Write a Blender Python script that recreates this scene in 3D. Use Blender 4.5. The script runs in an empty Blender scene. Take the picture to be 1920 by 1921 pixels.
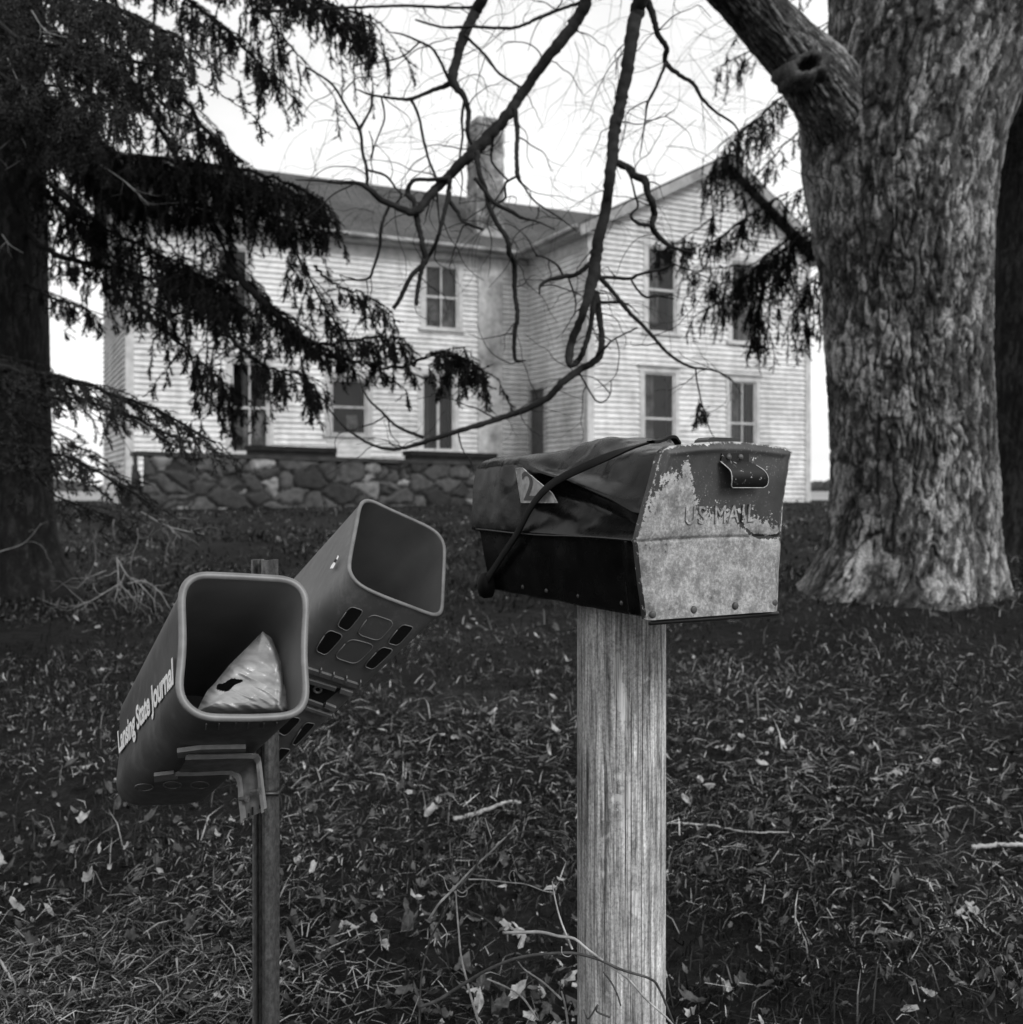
import bpy, math, random
import numpy as np
from mathutils import Vector
rng = np.random.default_rng(7)
random.seed(7)
C = bpy.context.scene.collection
R_ = math.radians

# ------------------------------------------------------------------ camera, sky, sun, exposure
F = 1975.0          # focal length in pixels of a 1920 px wide picture
HZ = 920.0          # row of the horizon in that picture
HC = 1.25           # eye height
cam_d = bpy.data.cameras.new('camera')
cam = bpy.data.objects.new('camera', cam_d)
C.objects.link(cam)
cam.location = (0, 0, HC)
cam.rotation_euler = (R_(90), 0, 0)
cam_d.sensor_width = 36
cam_d.lens = F / 1920 * 36
cam_d.shift_y = -(960.5 - HZ) / 1920
cam_d.clip_start = 0.05
cam_d.clip_end = 5000
cam_d.dof.use_dof = True
cam_d.dof.focus_distance = 1.52
cam_d.dof.aperture_fstop = 7.0
sc = bpy.context.scene
sc.camera = cam

SUN_DIR = Vector((0.62, -0.62, 0.62)).normalized()      # towards the sun: behind the camera, to the right
sun_d = bpy.data.lights.new('sun', 'SUN')
sun_d.energy = 1.5
sun_d.angle = R_(22)
sun_d.color = (1, 1, 1)
sun = bpy.data.objects.new('sun', sun_d)
C.objects.link(sun)
sun.rotation_euler = SUN_DIR.to_track_quat('Z', 'Y').to_euler()

w = bpy.data.worlds.new('World')
sc.world = w
w.use_nodes = True
nt = w.node_tree
for n in list(nt.nodes):
    nt.nodes.remove(n)
wo = nt.nodes.new('ShaderNodeOutputWorld')
bg = nt.nodes.new('ShaderNodeBackground')
sky = nt.nodes.new('ShaderNodeTexSky')
sky.sky_type = 'NISHITA'
sky.sun_disc = False
sky.sun_elevation = math.asin(SUN_DIR.z)
sky.sun_rotation = math.atan2(SUN_DIR.x, SUN_DIR.y)
bw = nt.nodes.new('ShaderNodeRGBToBW')
tc = nt.nodes.new('ShaderNodeTexCoord')
mp = nt.nodes.new('ShaderNodeMapping')
mp.inputs['Scale'].default_value = (1.0, 1.0, 2.6)
cn = nt.nodes.new('ShaderNodeTexNoise')
cn.inputs['Scale'].default_value = 2.2
cn.inputs['Detail'].default_value = 6
cr = nt.nodes.new('ShaderNodeMapRange')
cr.inputs['From Min'].default_value = 0.3
cr.inputs['From Max'].default_value = 0.62
cr.inputs['To Min'].default_value = 5.3
cr.inputs['To Max'].default_value = 8.0
mx = nt.nodes.new('ShaderNodeMix')
mx.data_type = 'FLOAT'
mx.inputs[0].default_value = 0.85        # how closed the cloud cover is
nt.links.new(tc.outputs['Generated'], mp.inputs['Vector'])
nt.links.new(mp.outputs[0], cn.inputs['Vector'])
nt.links.new(cn.outputs[0], cr.inputs['Value'])
nt.links.new(sky.outputs[0], bw.inputs[0])
nt.links.new(bw.outputs[0], mx.inputs[2])
nt.links.new(cr.outputs[0], mx.inputs[3])
nt.links.new(mx.outputs[0], bg.inputs['Color'])
bg.inputs['Strength'].default_value = 0.105
nt.links.new(bg.outputs[0], wo.inputs['Surface'])
vs = sc.view_settings
vs.view_transform = 'Standard'
vs.look = 'None'
vs.exposure = 0.62
vs.gamma = 1.0
vs.use_curve_mapping = False


# ------------------------------------------------------------------ helpers
def pix(px, py, Y):
    return np.array([(px - 960) / F * Y, Y, HC + (HZ - py) / F * Y])


def ray(px, py):
    return np.array([(px - 960) / F, 1.0, (HZ - py) / F])


EYE = np.array([0, 0, HC])


def hit(px, py, P0, n):
    d = ray(px, py)
    t = np.dot(np.asarray(P0) - EYE, n) / np.dot(d, n)
    return EYE + d * t


def norm(v):
    v = np.asarray(v, float)
    return v / (np.linalg.norm(v, axis=-1, keepdims=True) + 1e-12)


def _h(ix, iy, iz, seed):
    h = (ix.astype(np.int64) * 374761393 + iy.astype(np.int64) * 668265263 + iz.astype(np.int64) * 2147483647 + seed * 1274126177) & 0xffffffff
    h = ((h ^ (h >> 13)) * 1274126177) & 0xffffffff
    h = h ^ (h >> 16)
    return (h & 0xffff) / 65535.0


def vnoise(p, seed=0):
    p = np.asarray(p, float)
    i = np.floor(p)
    f = p - i
    f = f * f * (3 - 2 * f)
    i = i.astype(np.int64)
    out = 0
    for dx in (0, 1):
        for dy in (0, 1):
            for dz in (0, 1):
                wgt = (f[..., 0] if dx else 1 - f[..., 0]) * (f[..., 1] if dy else 1 - f[..., 1]) * (f[..., 2] if dz else 1 - f[..., 2])
                out = out + wgt * _h(i[..., 0] + dx, i[..., 1] + dy, i[..., 2] + dz, seed)
    return out


def fbm(p, oct=4, seed=0):
    p = np.asarray(p, float)
    a, s, o = 0.5, 0, 0
    for k in range(oct):
        o = o + a * vnoise(p * 2 ** k, seed + k)
        s += a
        a *= 0.5
    return o / s


class MB:
    """collects verts / faces, builds ONE mesh object"""

    def __init__(self):
        self.v, self.f, self.m, self.n = [], [], [], 0
        self.attr = []

    def add(self, v, faces, m=0, attr=None):
        v = np.asarray(v, float).reshape(-1, 3)
        self.v.append(v)
        groups = faces if isinstance(faces, list) and len(faces) and isinstance(faces[0], np.ndarray) else None
        if groups is None:
            by = {}
            for fc in faces:
                by.setdefault(len(fc), []).append(fc)
            groups = [np.array(x, dtype=np.int64) for x in by.values()]
        for g in groups:
            self.f.append(g + self.n)
            self.m.append(np.full(len(g), m) if np.isscalar(m) else np.asarray(m))
        self.attr.append(np.zeros(len(v)) if attr is None else np.asarray(attr, float).ravel())
        self.n += len(v)

    def box(self, a, b, m=0):
        x0, y0, z0 = a
        x1, y1, z1 = b
        v = [(x, y, z) for x in (x0, x1) for y in (y0, y1) for z in (z0, z1)]
        self.add(v, [(0, 1, 3, 2), (4, 6, 7, 5), (0, 4, 5, 1), (2, 3, 7, 6), (0, 2, 6, 4), (1, 5, 7, 3)], m)

    def obox(self, o, ax, ay, az, m=0):
        """box from corner o with edge vectors"""
        o, ax, ay, az = map(np.asarray, (o, ax, ay, az))
        v = [o + i * ax + j * ay + k * az for i in (0, 1) for j in (0, 1) for k in (0, 1)]
        self.add(v, [(0, 1, 3, 2), (4, 6, 7, 5), (0, 4, 5, 1), (2, 3, 7, 6), (0, 2, 6, 4), (1, 5, 7, 3)], m)

    def prism(self, poly, ext, m=0):
        """flat polygon (3-D points) pushed along ext"""
        p = np.asarray(poly, float)
        n = len(p)
        v = np.vstack([p, p + np.asarray(ext)])
        fs = [tuple(range(n))[::-1], tuple(range(n, 2 * n))] + [(i, (i + 1) % n, n + (i + 1) % n, n + i) for i in range(n)]
        self.add(v, fs, m)

    def grid(self, P, m=0, wrap=False, attr=None):
        """P (a,b,3)"""
        a, b = P.shape[:2]
        idx = np.arange(a * b).reshape(a, b)
        if wrap:
            idx = np.hstack([idx, idx[:, :1]])
        q = np.stack([idx[:-1, :-1], idx[:-1, 1:], idx[1:, 1:], idx[1:, :-1]], -1).reshape(-1, 4)
        self.add(P.reshape(-1, 3), [q], m, attr)

    def tube(self, pts, rad, seg=8, m=0, cap=True, wob=0.0):
        P = np.asarray(pts, float)
        n = len(P)
        rad = np.broadcast_to(np.asarray(rad, float), (n,))
        T = norm(np.gradient(P, axis=0))
        ref = np.array([0.3, 0.2, 0.93]) if abs(T[0][2]) < 0.9 else np.array([1.0, 0.1, 0])
        U = norm(np.cross(T[0], ref))
        Us = [U]
        for i in range(1, n):
            U = norm(U - T[i] * np.dot(U, T[i]))
            Us.append(U)
        Us = np.array(Us)
        V = np.cross(T, Us)
        th = np.linspace(0, 2 * np.pi, seg, endpoint=False)
        rr = rad[:, None] * np.ones(seg)
        if wob:
            rr = rr * (1 + wob * (rng.random((n, seg)) - 0.5) * 2)
        ring = P[:, None] + rr[..., None] * (np.cos(th)[None, :, None] * Us[:, None] + np.sin(th)[None, :, None] * V[:, None])
        self.grid(ring, m, wrap=True)
        if cap:
            b = self.n - n * seg
            self.f.append(np.array([list(range(b, b + seg))[::-1]]))
            self.m.append(np.array([m]))
            self.f.append(np.array([list(range(b + (n - 1) * seg, b + n * seg))]))
            self.m.append(np.array([m]))

    def build(self, name, mats, parent=None, origin=None, smooth=False, sharp=None, attr=None):
        V = np.vstack(self.v)
        if origin is not None:
            V = V - np.asarray(origin)
        me = bpy.data.meshes.new(name)
        me.vertices.add(len(V))
        me.vertices.foreach_set('co', V.astype(np.float32).ravel())
        tot = np.concatenate([np.full(len(g), g.shape[1]) for g in self.f])
        loops = np.concatenate([g.ravel() for g in self.f])
        start = np.concatenate([[0], np.cumsum(tot)[:-1]])
        me.loops.add(len(loops))
        me.loops.foreach_set('vertex_index', loops.astype(np.int32))
        me.polygons.add(len(tot))
        me.polygons.foreach_set('loop_start', start.astype(np.int32))
        mi = np.concatenate(self.m)
        me.polygons.foreach_set('material_index', mi.astype(np.int32))
        me.polygons.foreach_set('use_smooth', np.full(len(tot), bool(smooth)))
        me.update(calc_edges=True)
        me.validate()
        for x in (mats if isinstance(mats, (list, tuple)) else [mats]):
            me.materials.append(x)
        if attr:
            at = me.attributes.new(attr, 'FLOAT', 'POINT')
            at.data.foreach_set('value', np.concatenate(self.attr).astype(np.float32))
        if smooth and sharp:
            me.set_sharp_from_angle(angle=R_(sharp))
        o = bpy.data.objects.new(name, me)
        C.objects.link(o)
        if parent is not None:
            o.parent = parent
        return o


def thing(name, label, cat, loc, group=None):
    o = bpy.data.objects.new(name, None)
    o.empty_display_size = 0.1
    C.objects.link(o)
    o.location = [float(x) for x in loc]
    tag(o, label, cat, group)
    return o


def tag(o, label=None, cat=None, group=None, kind=None):
    if label: o['label'] = label
    if cat: o['category'] = cat
    if group: o['group'] = group
    if kind: o['kind'] = kind
    return o


def spline(pts, n):
    """Catmull-Rom through pts (k,d), n samples, chord-length spaced"""
    P = np.asarray(pts, float)
    if len(P) == 2:
        t = np.linspace(0, 1, n)[:, None]
        return P[0] * (1 - t) + P[1] * t
    Q = np.vstack([2 * P[0] - P[1], P, 2 * P[-1] - P[-2]])
    d = np.concatenate([[0], np.cumsum(np.linalg.norm(np.diff(P, axis=0), axis=1))])
    s = np.linspace(0, d[-1], n)
    k = np.clip(np.searchsorted(d, s, side='right') - 1, 0, len(P) - 2)
    t = ((s - d[k]) / (d[k + 1] - d[k] + 1e-12))[:, None]
    p0, p1, p2, p3 = Q[k], Q[k + 1], Q[k + 2], Q[k + 3]
    return 0.5 * (2 * p1 + (p2 - p0) * t + (2 * p0 - 5 * p1 + 4 * p2 - p3) * t ** 2 + (3 * p1 - p0 - 3 * p2 + p3) * t ** 3)


# ------------------------------------------------------------------ materials (everything is black, grey or white)
def g3(v):
    return (v, v, v, 1)


def new_mat(name):
    m = bpy.data.materials.new(name)
    m.use_nodes = True
    t = m.node_tree
    return m, t, t.nodes['Principled BSDF']


def noise_node(t, scale, detail=5, vec=None, stretch=None, coord='Object', rough=0.6):
    n = t.nodes.new('ShaderNodeTexNoise')
    n.inputs['Scale'].default_value = scale
    n.inputs['Detail'].default_value = detail
    n.inputs['Roughness'].default_value = rough
    c = t.nodes.new('ShaderNodeTexCoord')
    if stretch:
        mpn = t.nodes.new('ShaderNodeMapping')
        mpn.inputs['Scale'].default_value = stretch
        t.links.new(c.outputs[coord], mpn.inputs['Vector'])
        t.links.new(mpn.outputs[0], n.inputs['Vector'])
    else:
        t.links.new(c.outputs[coord], n.inputs['Vector'])
    return n


def ramp(t, src, stops):
    r = t.nodes.new('ShaderNodeValToRGB')
    e = r.color_ramp.elements
    while len(e) < len(stops):
        e.new(0.5)
    for el, (p, v) in zip(e, stops):
        el.position = p
        el.color = g3(v)
    t.links.new(src, r.inputs[0])
    return r


def mixc(t, fac, a, b, mode='MIX'):
    x = t.nodes.new('ShaderNodeMix')
    x.data_type = 'RGBA'
    x.blend_type = mode
    for i, v in ((0, fac), (6, a), (7, b)):
        if hasattr(v, 'is_linked') or hasattr(v, 'links'):
            t.links.new(v, x.inputs[i])
        elif i == 0:
            x.inputs[0].default_value = v
        else:
            x.inputs[i].default_value = g3(v)
    return x.outputs[2]


def math_(t, op, a, b=None, clamp=False):
    x = t.nodes.new('ShaderNodeMath')
    x.operation = op
    x.use_clamp = clamp
    for i, v in enumerate((a, b)):
        if v is None: continue
        if hasattr(v, 'links'):
            t.links.new(v, x.inputs[i])
        else:
            x.inputs[i].default_value = v
    return x.outputs[0]


def bump(t, b, height, strength=0.3, dist=0.01):
    n = t.nodes.new('ShaderNodeBump')
    n.inputs['Strength'].default_value = strength
    n.inputs['Distance'].default_value = dist
    t.links.new(height, n.inputs['Height'])
    t.links.new(n.outputs[0], b.inputs['Normal'])


def plain(name, lo, hi, scale=8, rough=0.7, spec=0.4, metal=0.0, stretch=None, bs=0.0, bd=0.005, detail=5, p0=0.35, p1=0.68):
    m, t, b = new_mat(name)
    n = noise_node(t, scale, detail, stretch=stretch)
    r = ramp(t, n.outputs[0], [(p0, lo), (p1, hi)])
    t.links.new(r.outputs[0], b.inputs['Base Color'])
    b.inputs['Roughness'].default_value = rough
    b.inputs['Specular IOR Level'].default_value = spec
    b.inputs['Metallic'].default_value = metal
    if bs:
        bump(t, b, n.outputs[0], bs, bd)
    return m


M = {}
# weathered white clapboard
m, t, b = new_mat('weathered_white_paint')
n1 = noise_node(t, 0.9, 6)
n2 = noise_node(t, 6, 5, stretch=(1, 1, 7))
n3 = noise_node(t, 2.2, 4, stretch=(2.2, 2.2, 0.35))
r1 = ramp(t, n1.outputs[0], [(0.32, 0.50), (0.6, 0.76)])
r2 = ramp(t, n2.outputs[0], [(0.3, 0.62), (0.6, 1.0)])
r3 = ramp(t, n3.outputs[0], [(0.3, 0.72), (0.52, 1.0)])
c = mixc(t, 1.0, r1.outputs[0], r2.outputs[0], 'MULTIPLY')
c = mixc(t, 0.8, c, r3.outputs[0], 'MULTIPLY')
t.links.new(c, b.inputs['Base Color'])
b.inputs['Roughness'].default_value = 0.75
M['siding'] = m
M['trim'] = plain('trim_paint', 0.36, 0.54, 5, 0.7)
M['trim_grey'] = plain('grey_trim_paint', 0.26, 0.40, 5, 0.7)
M['fascia'] = plain('fascia_paint', 0.14, 0.36, 2.2, 0.7)
# shingles
m, t, b = new_mat('asphalt_shingle')
br = t.nodes.new('ShaderNodeTexBrick')
br.inputs['Scale'].default_value = 1.0
br.inputs['Brick Width'].default_value = 0.33
br.inputs['Row Height'].default_value = 0.14
br.inputs['Mortar Size'].default_value = 0.012
br.inputs['Color1'].default_value = g3(0.05)
br.inputs['Color2'].default_value = g3(0.072)
br.inputs['Mortar'].default_value = g3(0.02)
uvn = t.nodes.new('ShaderNodeUVMap')
t.links.new(uvn.outputs[0], br.inputs['Vector'])
n1 = noise_node(t, 0.8, 6)
r1 = ramp(t, n1.outputs[0], [(0.3, 0.65), (0.7, 1.35)])
c = mixc(t, 1.0, br.outputs[0], r1.outputs[0], 'MULTIPLY')
t.links.new(c, b.inputs['Base Color'])
b.inputs['Roughness'].default_value = 0.9
bump(t, b, br.outputs[0], 0.5, 0.03)
M['shingle'] = m
# stained stucco of the chimney
m, t, b = new_mat('stained_chimney_render')
n1 = noise_node(t, 1.3, 7)
n2 = noise_node(t, 7, 5)
r1 = ramp(t, n1.outputs[0], [(0.36, 0.24), (0.48, 0.44), (0.62, 0.60)])
r2 = ramp(t, n2.outputs[0], [(0.3, 0.6), (0.6, 1.0)])
c = mixc(t, 1.0, r1.outputs[0], r2.outputs[0], 'MULTIPLY')
t.links.new(c, b.inputs['Base Color'])
b.inputs['Roughness'].default_value = 0.9
bump(t, b, n2.outputs[0], 0.5, 0.03)
M['chimney'] = m
m, t, b = new_mat('stained_chimney_brick')
n1 = noise_node(t, 2.2, 7)
n2 = noise_node(t, 9, 5)
r1 = ramp(t, n1.outputs[0], [(0.36, 0.08), (0.5, 0.20), (0.64, 0.42)])
r2 = ramp(t, n2.outputs[0], [(0.3, 0.6), (0.6, 1.0)])
c = mixc(t, 1.0, r1.outputs[0], r2.outputs[0], 'MULTIPLY')
t.links.new(c, b.inputs['Base Color'])
b.inputs['Roughness'].default_value = 0.9
bump(t, b, n2.outputs[0], 0.6, 0.03)
M['chimney_top'] = m
# window glass: real, see-through, reflecting
m, t, b = new_mat('window_glass')
t.nodes.remove(b)
gl = t.nodes.new('ShaderNodeBsdfGlossy')
gl.inputs['Roughness'].default_value = 0.02
gl.inputs['Color'].default_value = g3(0.9)
tr = t.nodes.new('ShaderNodeBsdfTransparent')
tr.inputs['Color'].default_value = g3(0.85)
fr = t.nodes.new('ShaderNodeFresnel')
fr.inputs['IOR'].default_value = 1.33
ms = t.nodes.new('ShaderNodeMixShader')
t.links.new(fr.outputs[0], ms.inputs[0])
t.links.new(tr.outputs[0], ms.inputs[1])
t.links.new(gl.outputs[0], ms.inputs[2])
t.links.new(ms.outputs[0], t.nodes['Material Output'].inputs['Surface'])
M['glass'] = m
M['curtain'] = plain('old_curtain_cloth', 0.015, 0.22, 3.2, 0.95, 0.1)
M['shade'] = plain('window_blind_cloth', 0.035, 0.07, 2.5, 0.95, 0.1)
M['room_shade'] = plain('room_shade', 0.004, 0.012, 2.5, 0.95, 0.1)  # shade of the unlit rooms, put into the colour
M['door_dark'] = plain('dark_door_paint', 0.05, 0.09, 3, 0.6, 0.3)
# field stone
m, t, b = new_mat('field_stone')
at = t.nodes.new('ShaderNodeAttribute')
at.attribute_name = 'tone'
n1 = noise_node(t, 9, 7)
n2 = noise_node(t, 2.0, 3)
r1 = ramp(t, n1.outputs[0], [(0.3, 0.45), (0.68, 1.25)])
c = mixc(t, 1.0, at.outputs['Color'], r1.outputs[0], 'MULTIPLY')
t.links.new(c, b.inputs['Base Color'])
b.inputs['Roughness'].default_value = 0.9
bump(t, b, n1.outputs[0], 0.6, 0.03)
M['stone'] = m
M['cap'] = plain('dark_coping_stone', 0.018, 0.05, 4, 0.85, 0.2, bs=0.4, bd=0.02)
M['dark_wood'] = plain('dark_weathered_timber', 0.008, 0.022, 6, 0.85, 0.15, stretch=(1, 1, 8))


def bark(name, lo, mid, hi, sc=1.0):
    m, t, b = new_mat(name)
    at = t.nodes.new('ShaderNodeAttribute')
    at.attribute_name = 'ridge'
    n1 = noise_node(t, 4 * sc, 8, stretch=(1.2, 1.2, 0.9), rough=0.68)
    n2 = noise_node(t, 26 * sc, 8, stretch=(1.3, 1.3, 0.8), rough=0.75)
    n3 = noise_node(t, 95 * sc, 4)
    s = math_(t, 'ADD', math_(t, 'MULTIPLY', n1.outputs[0], 0.42), math_(t, 'MULTIPLY', n2.outputs[0], 0.58))
    s = math_(t, 'ADD', s, math_(t, 'MULTIPLY', math_(t, 'SUBTRACT', at.outputs['Fac'], 0.45), 0.36))
    r1 = ramp(t, s, [(0.34, lo), (0.52, mid), (0.68, hi)])
    r3 = ramp(t, n3.outputs[0], [(0.32, 0.45), (0.68, 1.45)])
    c = mixc(t, 1.0, r1.outputs[0], r3.outputs[0], 'MULTIPLY')
    n7 = noise_node(t, 1.6 * sc, 4, stretch=(1.3, 1.3, 0.8))
    r7 = ramp(t, n7.outputs[0], [(0.36, 0.62), (0.62, 1.45)])
    c = mixc(t, 1.0, c, r7.outputs[0], 'MULTIPLY')
    t.links.new(c, b.inputs['Base Color'])
    b.inputs['Roughness'].default_value = 0.9
    b.inputs['Specular IOR Level'].default_value = 0.25
    bump(t, b, n3.outputs[0], 0.6, 0.006)
    return m


M['maple_bark'] = bark('maple_bark', 0.008, 0.056, 0.26)
M['spruce_bark'] = bark('spruce_bark', 0.003, 0.008, 0.026)
M['branch_bark'] = plain('branch_bark', 0.006, 0.018, 30, 0.85, 0.25, bs=0.6, bd=0.006)
M['twig'] = plain('twig_bark', 0.007, 0.018, 30, 0.9, 0.2)
M['dead_twig'] = plain('pale_dead_twig', 0.12, 0.3, 30, 0.9, 0.2)
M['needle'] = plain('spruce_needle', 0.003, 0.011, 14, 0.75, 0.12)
M['needle_lit'] = plain('spruce_needle_lit', 0.007, 0.034, 14, 0.6, 0.35)  # lighter copy of the needles: light painted into the nearer boughs
# ground and what grows on it
m, t, b = new_mat('yard_soil')
n1 = noise_node(t, 1.1, 7)
n2 = noise_node(t, 14, 6)
n3 = noise_node(t, 80, 4)
r1 = ramp(t, n1.outputs[0], [(0.36, 0.003), (0.55, 0.006), (0.72, 0.014)])
r2 = ramp(t, n2.outputs[0], [(0.3, 0.4), (0.62, 1.4)])
r3 = ramp(t, n3.outputs[0], [(0.3, 0.4), (0.68, 1.7)])
c = mixc(t, 1.0, r1.outputs[0], r2.outputs[0], 'MULTIPLY')
c = mixc(t, 1.0, c, r3.outputs[0], 'MULTIPLY')
# the open field beyond the yard is pale stubble
gc = t.nodes.new('ShaderNodeTexCoord')
sx = t.nodes.new('ShaderNodeSeparateXYZ')
t.links.new(gc.outputs['Object'], sx.inputs[0])
fm = t.nodes.new('ShaderNodeMapRange')
fm.inputs['From Min'].default_value = 33
fm.inputs['From Max'].default_value = 37
t.links.new(sx.outputs[1], fm.inputs['Value'])
nf = noise_node(t, 0.25, 5)
rf = ramp(t, nf.outputs[0], [(0.35, 0.2), (0.65, 0.34)])
c = mixc(t, fm.outputs[0], c, rf.outputs[0])
t.links.new(c, b.inputs['Base Color'])
b.inputs['Roughness'].default_value = 0.95
b.inputs['Specular IOR Level'].default_value = 0.15
bump(t, b, n2.outputs[0], 0.8, 0.03)
M['ground'] = m
M['grass_a'] = plain('dark_grass', 0.003, 0.011, 6, 0.55, 0.14)
M['grass_b'] = plain('mid_grass', 0.017, 0.046, 6, 0.55, 0.14)
M['straw_a'] = plain('dry_straw', 0.06, 0.17, 6, 0.7, 0.3)
M['straw_b'] = plain('pale_dry_straw', 0.20, 0.52, 6, 0.6, 0.35)
M['leaf_a'] = plain('brown_dead_leaf', 0.03, 0.10, 40, 0.75, 0.15)
M['leaf_b'] = plain('pale_dead_leaf', 0.14, 0.44, 40, 0.65, 0.3)
M['leaf_c'] = plain('green_weed_leaf', 0.006, 0.020, 40, 0.6, 0.18)
M['vine'] = plain('pale_vine_stem', 0.18, 0.42, 40, 0.6, 0.35)
M['vine_dark'] = plain('dark_vine_stem', 0.03, 0.08, 40, 0.7, 0.3)
M['far_tree'] = plain('far_woods', 0.05, 0.09, 0.2, 0.95, 0.1)
# weathered wooden post
m, t, b = new_mat('weathered_post_wood')
n1 = noise_node(t, 55, 8, stretch=(1, 1, 0.03), rough=0.72)
n2 = noise_node(t, 190, 6, stretch=(1, 1, 0.035), rough=0.7)
n1.inputs['Distortion'].default_value = 0.9
n3 = noise_node(t, 16, 8, stretch=(1, 1, 0.42), rough=0.74)
n4 = noise_node(t, 60, 5, stretch=(1, 1, 0.9))
at = t.nodes.new('ShaderNodeAttribute')
at.attribute_name = 'worn'
r1 = ramp(t, n1.outputs[0], [(0.28, 0.15), (0.42, 0.29), (0.56, 0.42), (0.72, 0.62)])
r2 = ramp(t, n2.outputs[0], [(0.34, 0.30), (0.5, 0.95), (0.66, 1.5)])
c = mixc(t, 1.0, r1.outputs[0], r2.outputs[0], 'MULTIPLY')
r3 = ramp(t, n3.outputs[0], [(0.36, 0.60), (0.5, 1.0), (0.64, 1.34)])
c = mixc(t, 1.0, c, r3.outputs[0], 'MULTIPLY')
n8 = noise_node(t, 34, 4, stretch=(1, 1, 0.045), rough=0.5)
n8.inputs['Distortion'].default_value = 0.4
r8 = ramp(t, n8.outputs[0], [(0.478, 1.0), (0.494, 0.30), (0.506, 0.30), (0.522, 1.0)])
n9 = noise_node(t, 5, 3, stretch=(1, 1, 0.6))
r9 = ramp(t, n9.outputs[0], [(0.45, 0.0), (0.6, 0.85)])
c = mixc(t, r9.outputs[0], c, mixc(t, 1.0, c, r8.outputs[0], 'MULTIPLY'))
n10 = noise_node(t, 240, 3, stretch=(1, 1, 0.8))
r10 = ramp(t, n10.outputs[0], [(0.3, 0.6), (0.5, 1.0), (0.7, 1.3)])
c = mixc(t, 1.0, c, r10.outputs[0], 'MULTIPLY')
wm = math_(t, 'ADD', math_(t, 'MULTIPLY', at.outputs['Fac'], 0.62), math_(t, 'MULTIPLY', math_(t, 'SUBTRACT', n4.outputs[0], 0.5), 1.1))
rw = ramp(t, wm, [(0.36, 0.0), (0.46, 1.0)])
c = mixc(t, rw.outputs[0], c, mixc(t, 1.0, r2.outputs[0], 0.50, 'MULTIPLY'))
t.links.new(c, b.inputs['Base Color'])
b.inputs['Roughness'].default_value = 0.85
b.inputs['Specular IOR Level'].default_value = 0.2
bump(t, b, n2.outputs[0], 0.55, 0.004)
M['post'] = m
# dark, dusty enamel of the mailbox
m, t, b = new_mat('dusty_black_enamel')
n1 = noise_node(t, 7, 6)
n2 = noise_node(t, 90, 5)
n3 = noise_node(t, 22, 6, rough=0.7)
r1 = ramp(t, n1.outputs[0], [(0.35, 0.002), (0.7, 0.006)])
at = t.nodes.new('ShaderNodeAttribute')
at.attribute_name = 'wear'
wm = math_(t, 'ADD', at.outputs['Fac'], math_(t, 'MULTIPLY', math_(t, 'SUBTRACT', n3.outputs[0], 0.5), 1.6))
rw = ramp(t, wm, [(0.45, 0.0), (1.0, 1.0)])
c = mixc(t, rw.outputs[0], r1.outputs[0], 0.035)
r2 = ramp(t, n2.outputs[0], [(0.66, 1.0), (0.78, 2.4)])
c = mixc(t, 1.0, c, r2.outputs[0], 'MULTIPLY')
t.links.new(c, b.inputs['Base Color'])
rr = ramp(t, n3.outputs[0], [(0.3, 0.16), (0.7, 0.34)])
t.links.new(rr.outputs[0], b.inputs['Roughness'])
b.inputs['Specular IOR Level'].default_value = 0.17
bump(t, b, n3.outputs[0], 0.10, 0.006)
M['enamel'] = m
# mailbox door: dark paint worn off to galvanised steel ('wear' = how far the paint has gone)
m, t, b = new_mat('peeling_door_paint')
at = t.nodes.new('ShaderNodeAttribute')
at.attribute_name = 'wear'
n1 = noise_node(t, 75, 8, rough=0.7)
n2 = noise_node(t, 210, 7, rough=0.72)
n3 = noise_node(t, 38, 8, rough=0.72)
n4 = noise_node(t, 12, 5)
wm = math_(t, 'ADD', at.outputs['Fac'], math_(t, 'MULTIPLY', math_(t, 'SUBTRACT', n1.outputs[0], 0.5), 1.5))
wm = math_(t, 'ADD', wm, math_(t, 'MULTIPLY', math_(t, 'SUBTRACT', n2.outputs[0], 0.5), 2.0))
wm = math_(t, 'ADD', wm, math_(t, 'MULTIPLY', math_(t, 'SUBTRACT', n3.outputs[0], 0.5), 1.2))
rw = ramp(t, wm, [(0.46, 0.0), (0.54, 1.0)])
rp = ramp(t, n4.outputs[0], [(0.32, 0.018), (0.68, 0.055)])
rs = ramp(t, n2.outputs[0], [(0.30, 0.10), (0.5, 0.24), (0.70, 0.42)])
rs3 = ramp(t, n3.outputs[0], [(0.36, 0.42), (0.5, 0.95), (0.64, 1.35)])
cs = mixc(t, 1.0, rs.outputs[0], rs3.outputs[0], 'MULTIPLY')
redge = ramp(t, wm, [(0.50, 1.0), (0.56, 1.5), (0.75, 1.0)])
cs = mixc(t, 1.0, cs, redge.outputs[0], 'MULTIPLY')
nsp = noise_node(t, 330, 4, rough=0.65)
ssp = math_(t, 'ADD', nsp.outputs[0], math_(t, 'MULTIPLY', math_(t, 'SUBTRACT', n4.outputs[0], 0.5), 0.35))
rsp = ramp(t, ssp, [(0.62, 0.0), (0.70, 0.7)])
c = mixc(t, rw.outputs[0], mixc(t, rsp.outputs[0], rp.outputs[0], 0.22), cs)
t.links.new(c, b.inputs['Base Color'])
b.inputs['Roughness'].default_value = 0.52
b.inputs['Specular IOR Level'].default_value = 0.4
hh = math_(t, 'SUBTRACT', math_(t, 'MULTIPLY', n2.outputs[0], 0.35), rw.outputs[0])
bump(t, b, hh, 0.55, 0.0009)
M['door'] = m
M['black'] = plain('black_painted_steel', 0.010, 0.022, 30, 0.4, 0.5)
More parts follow.
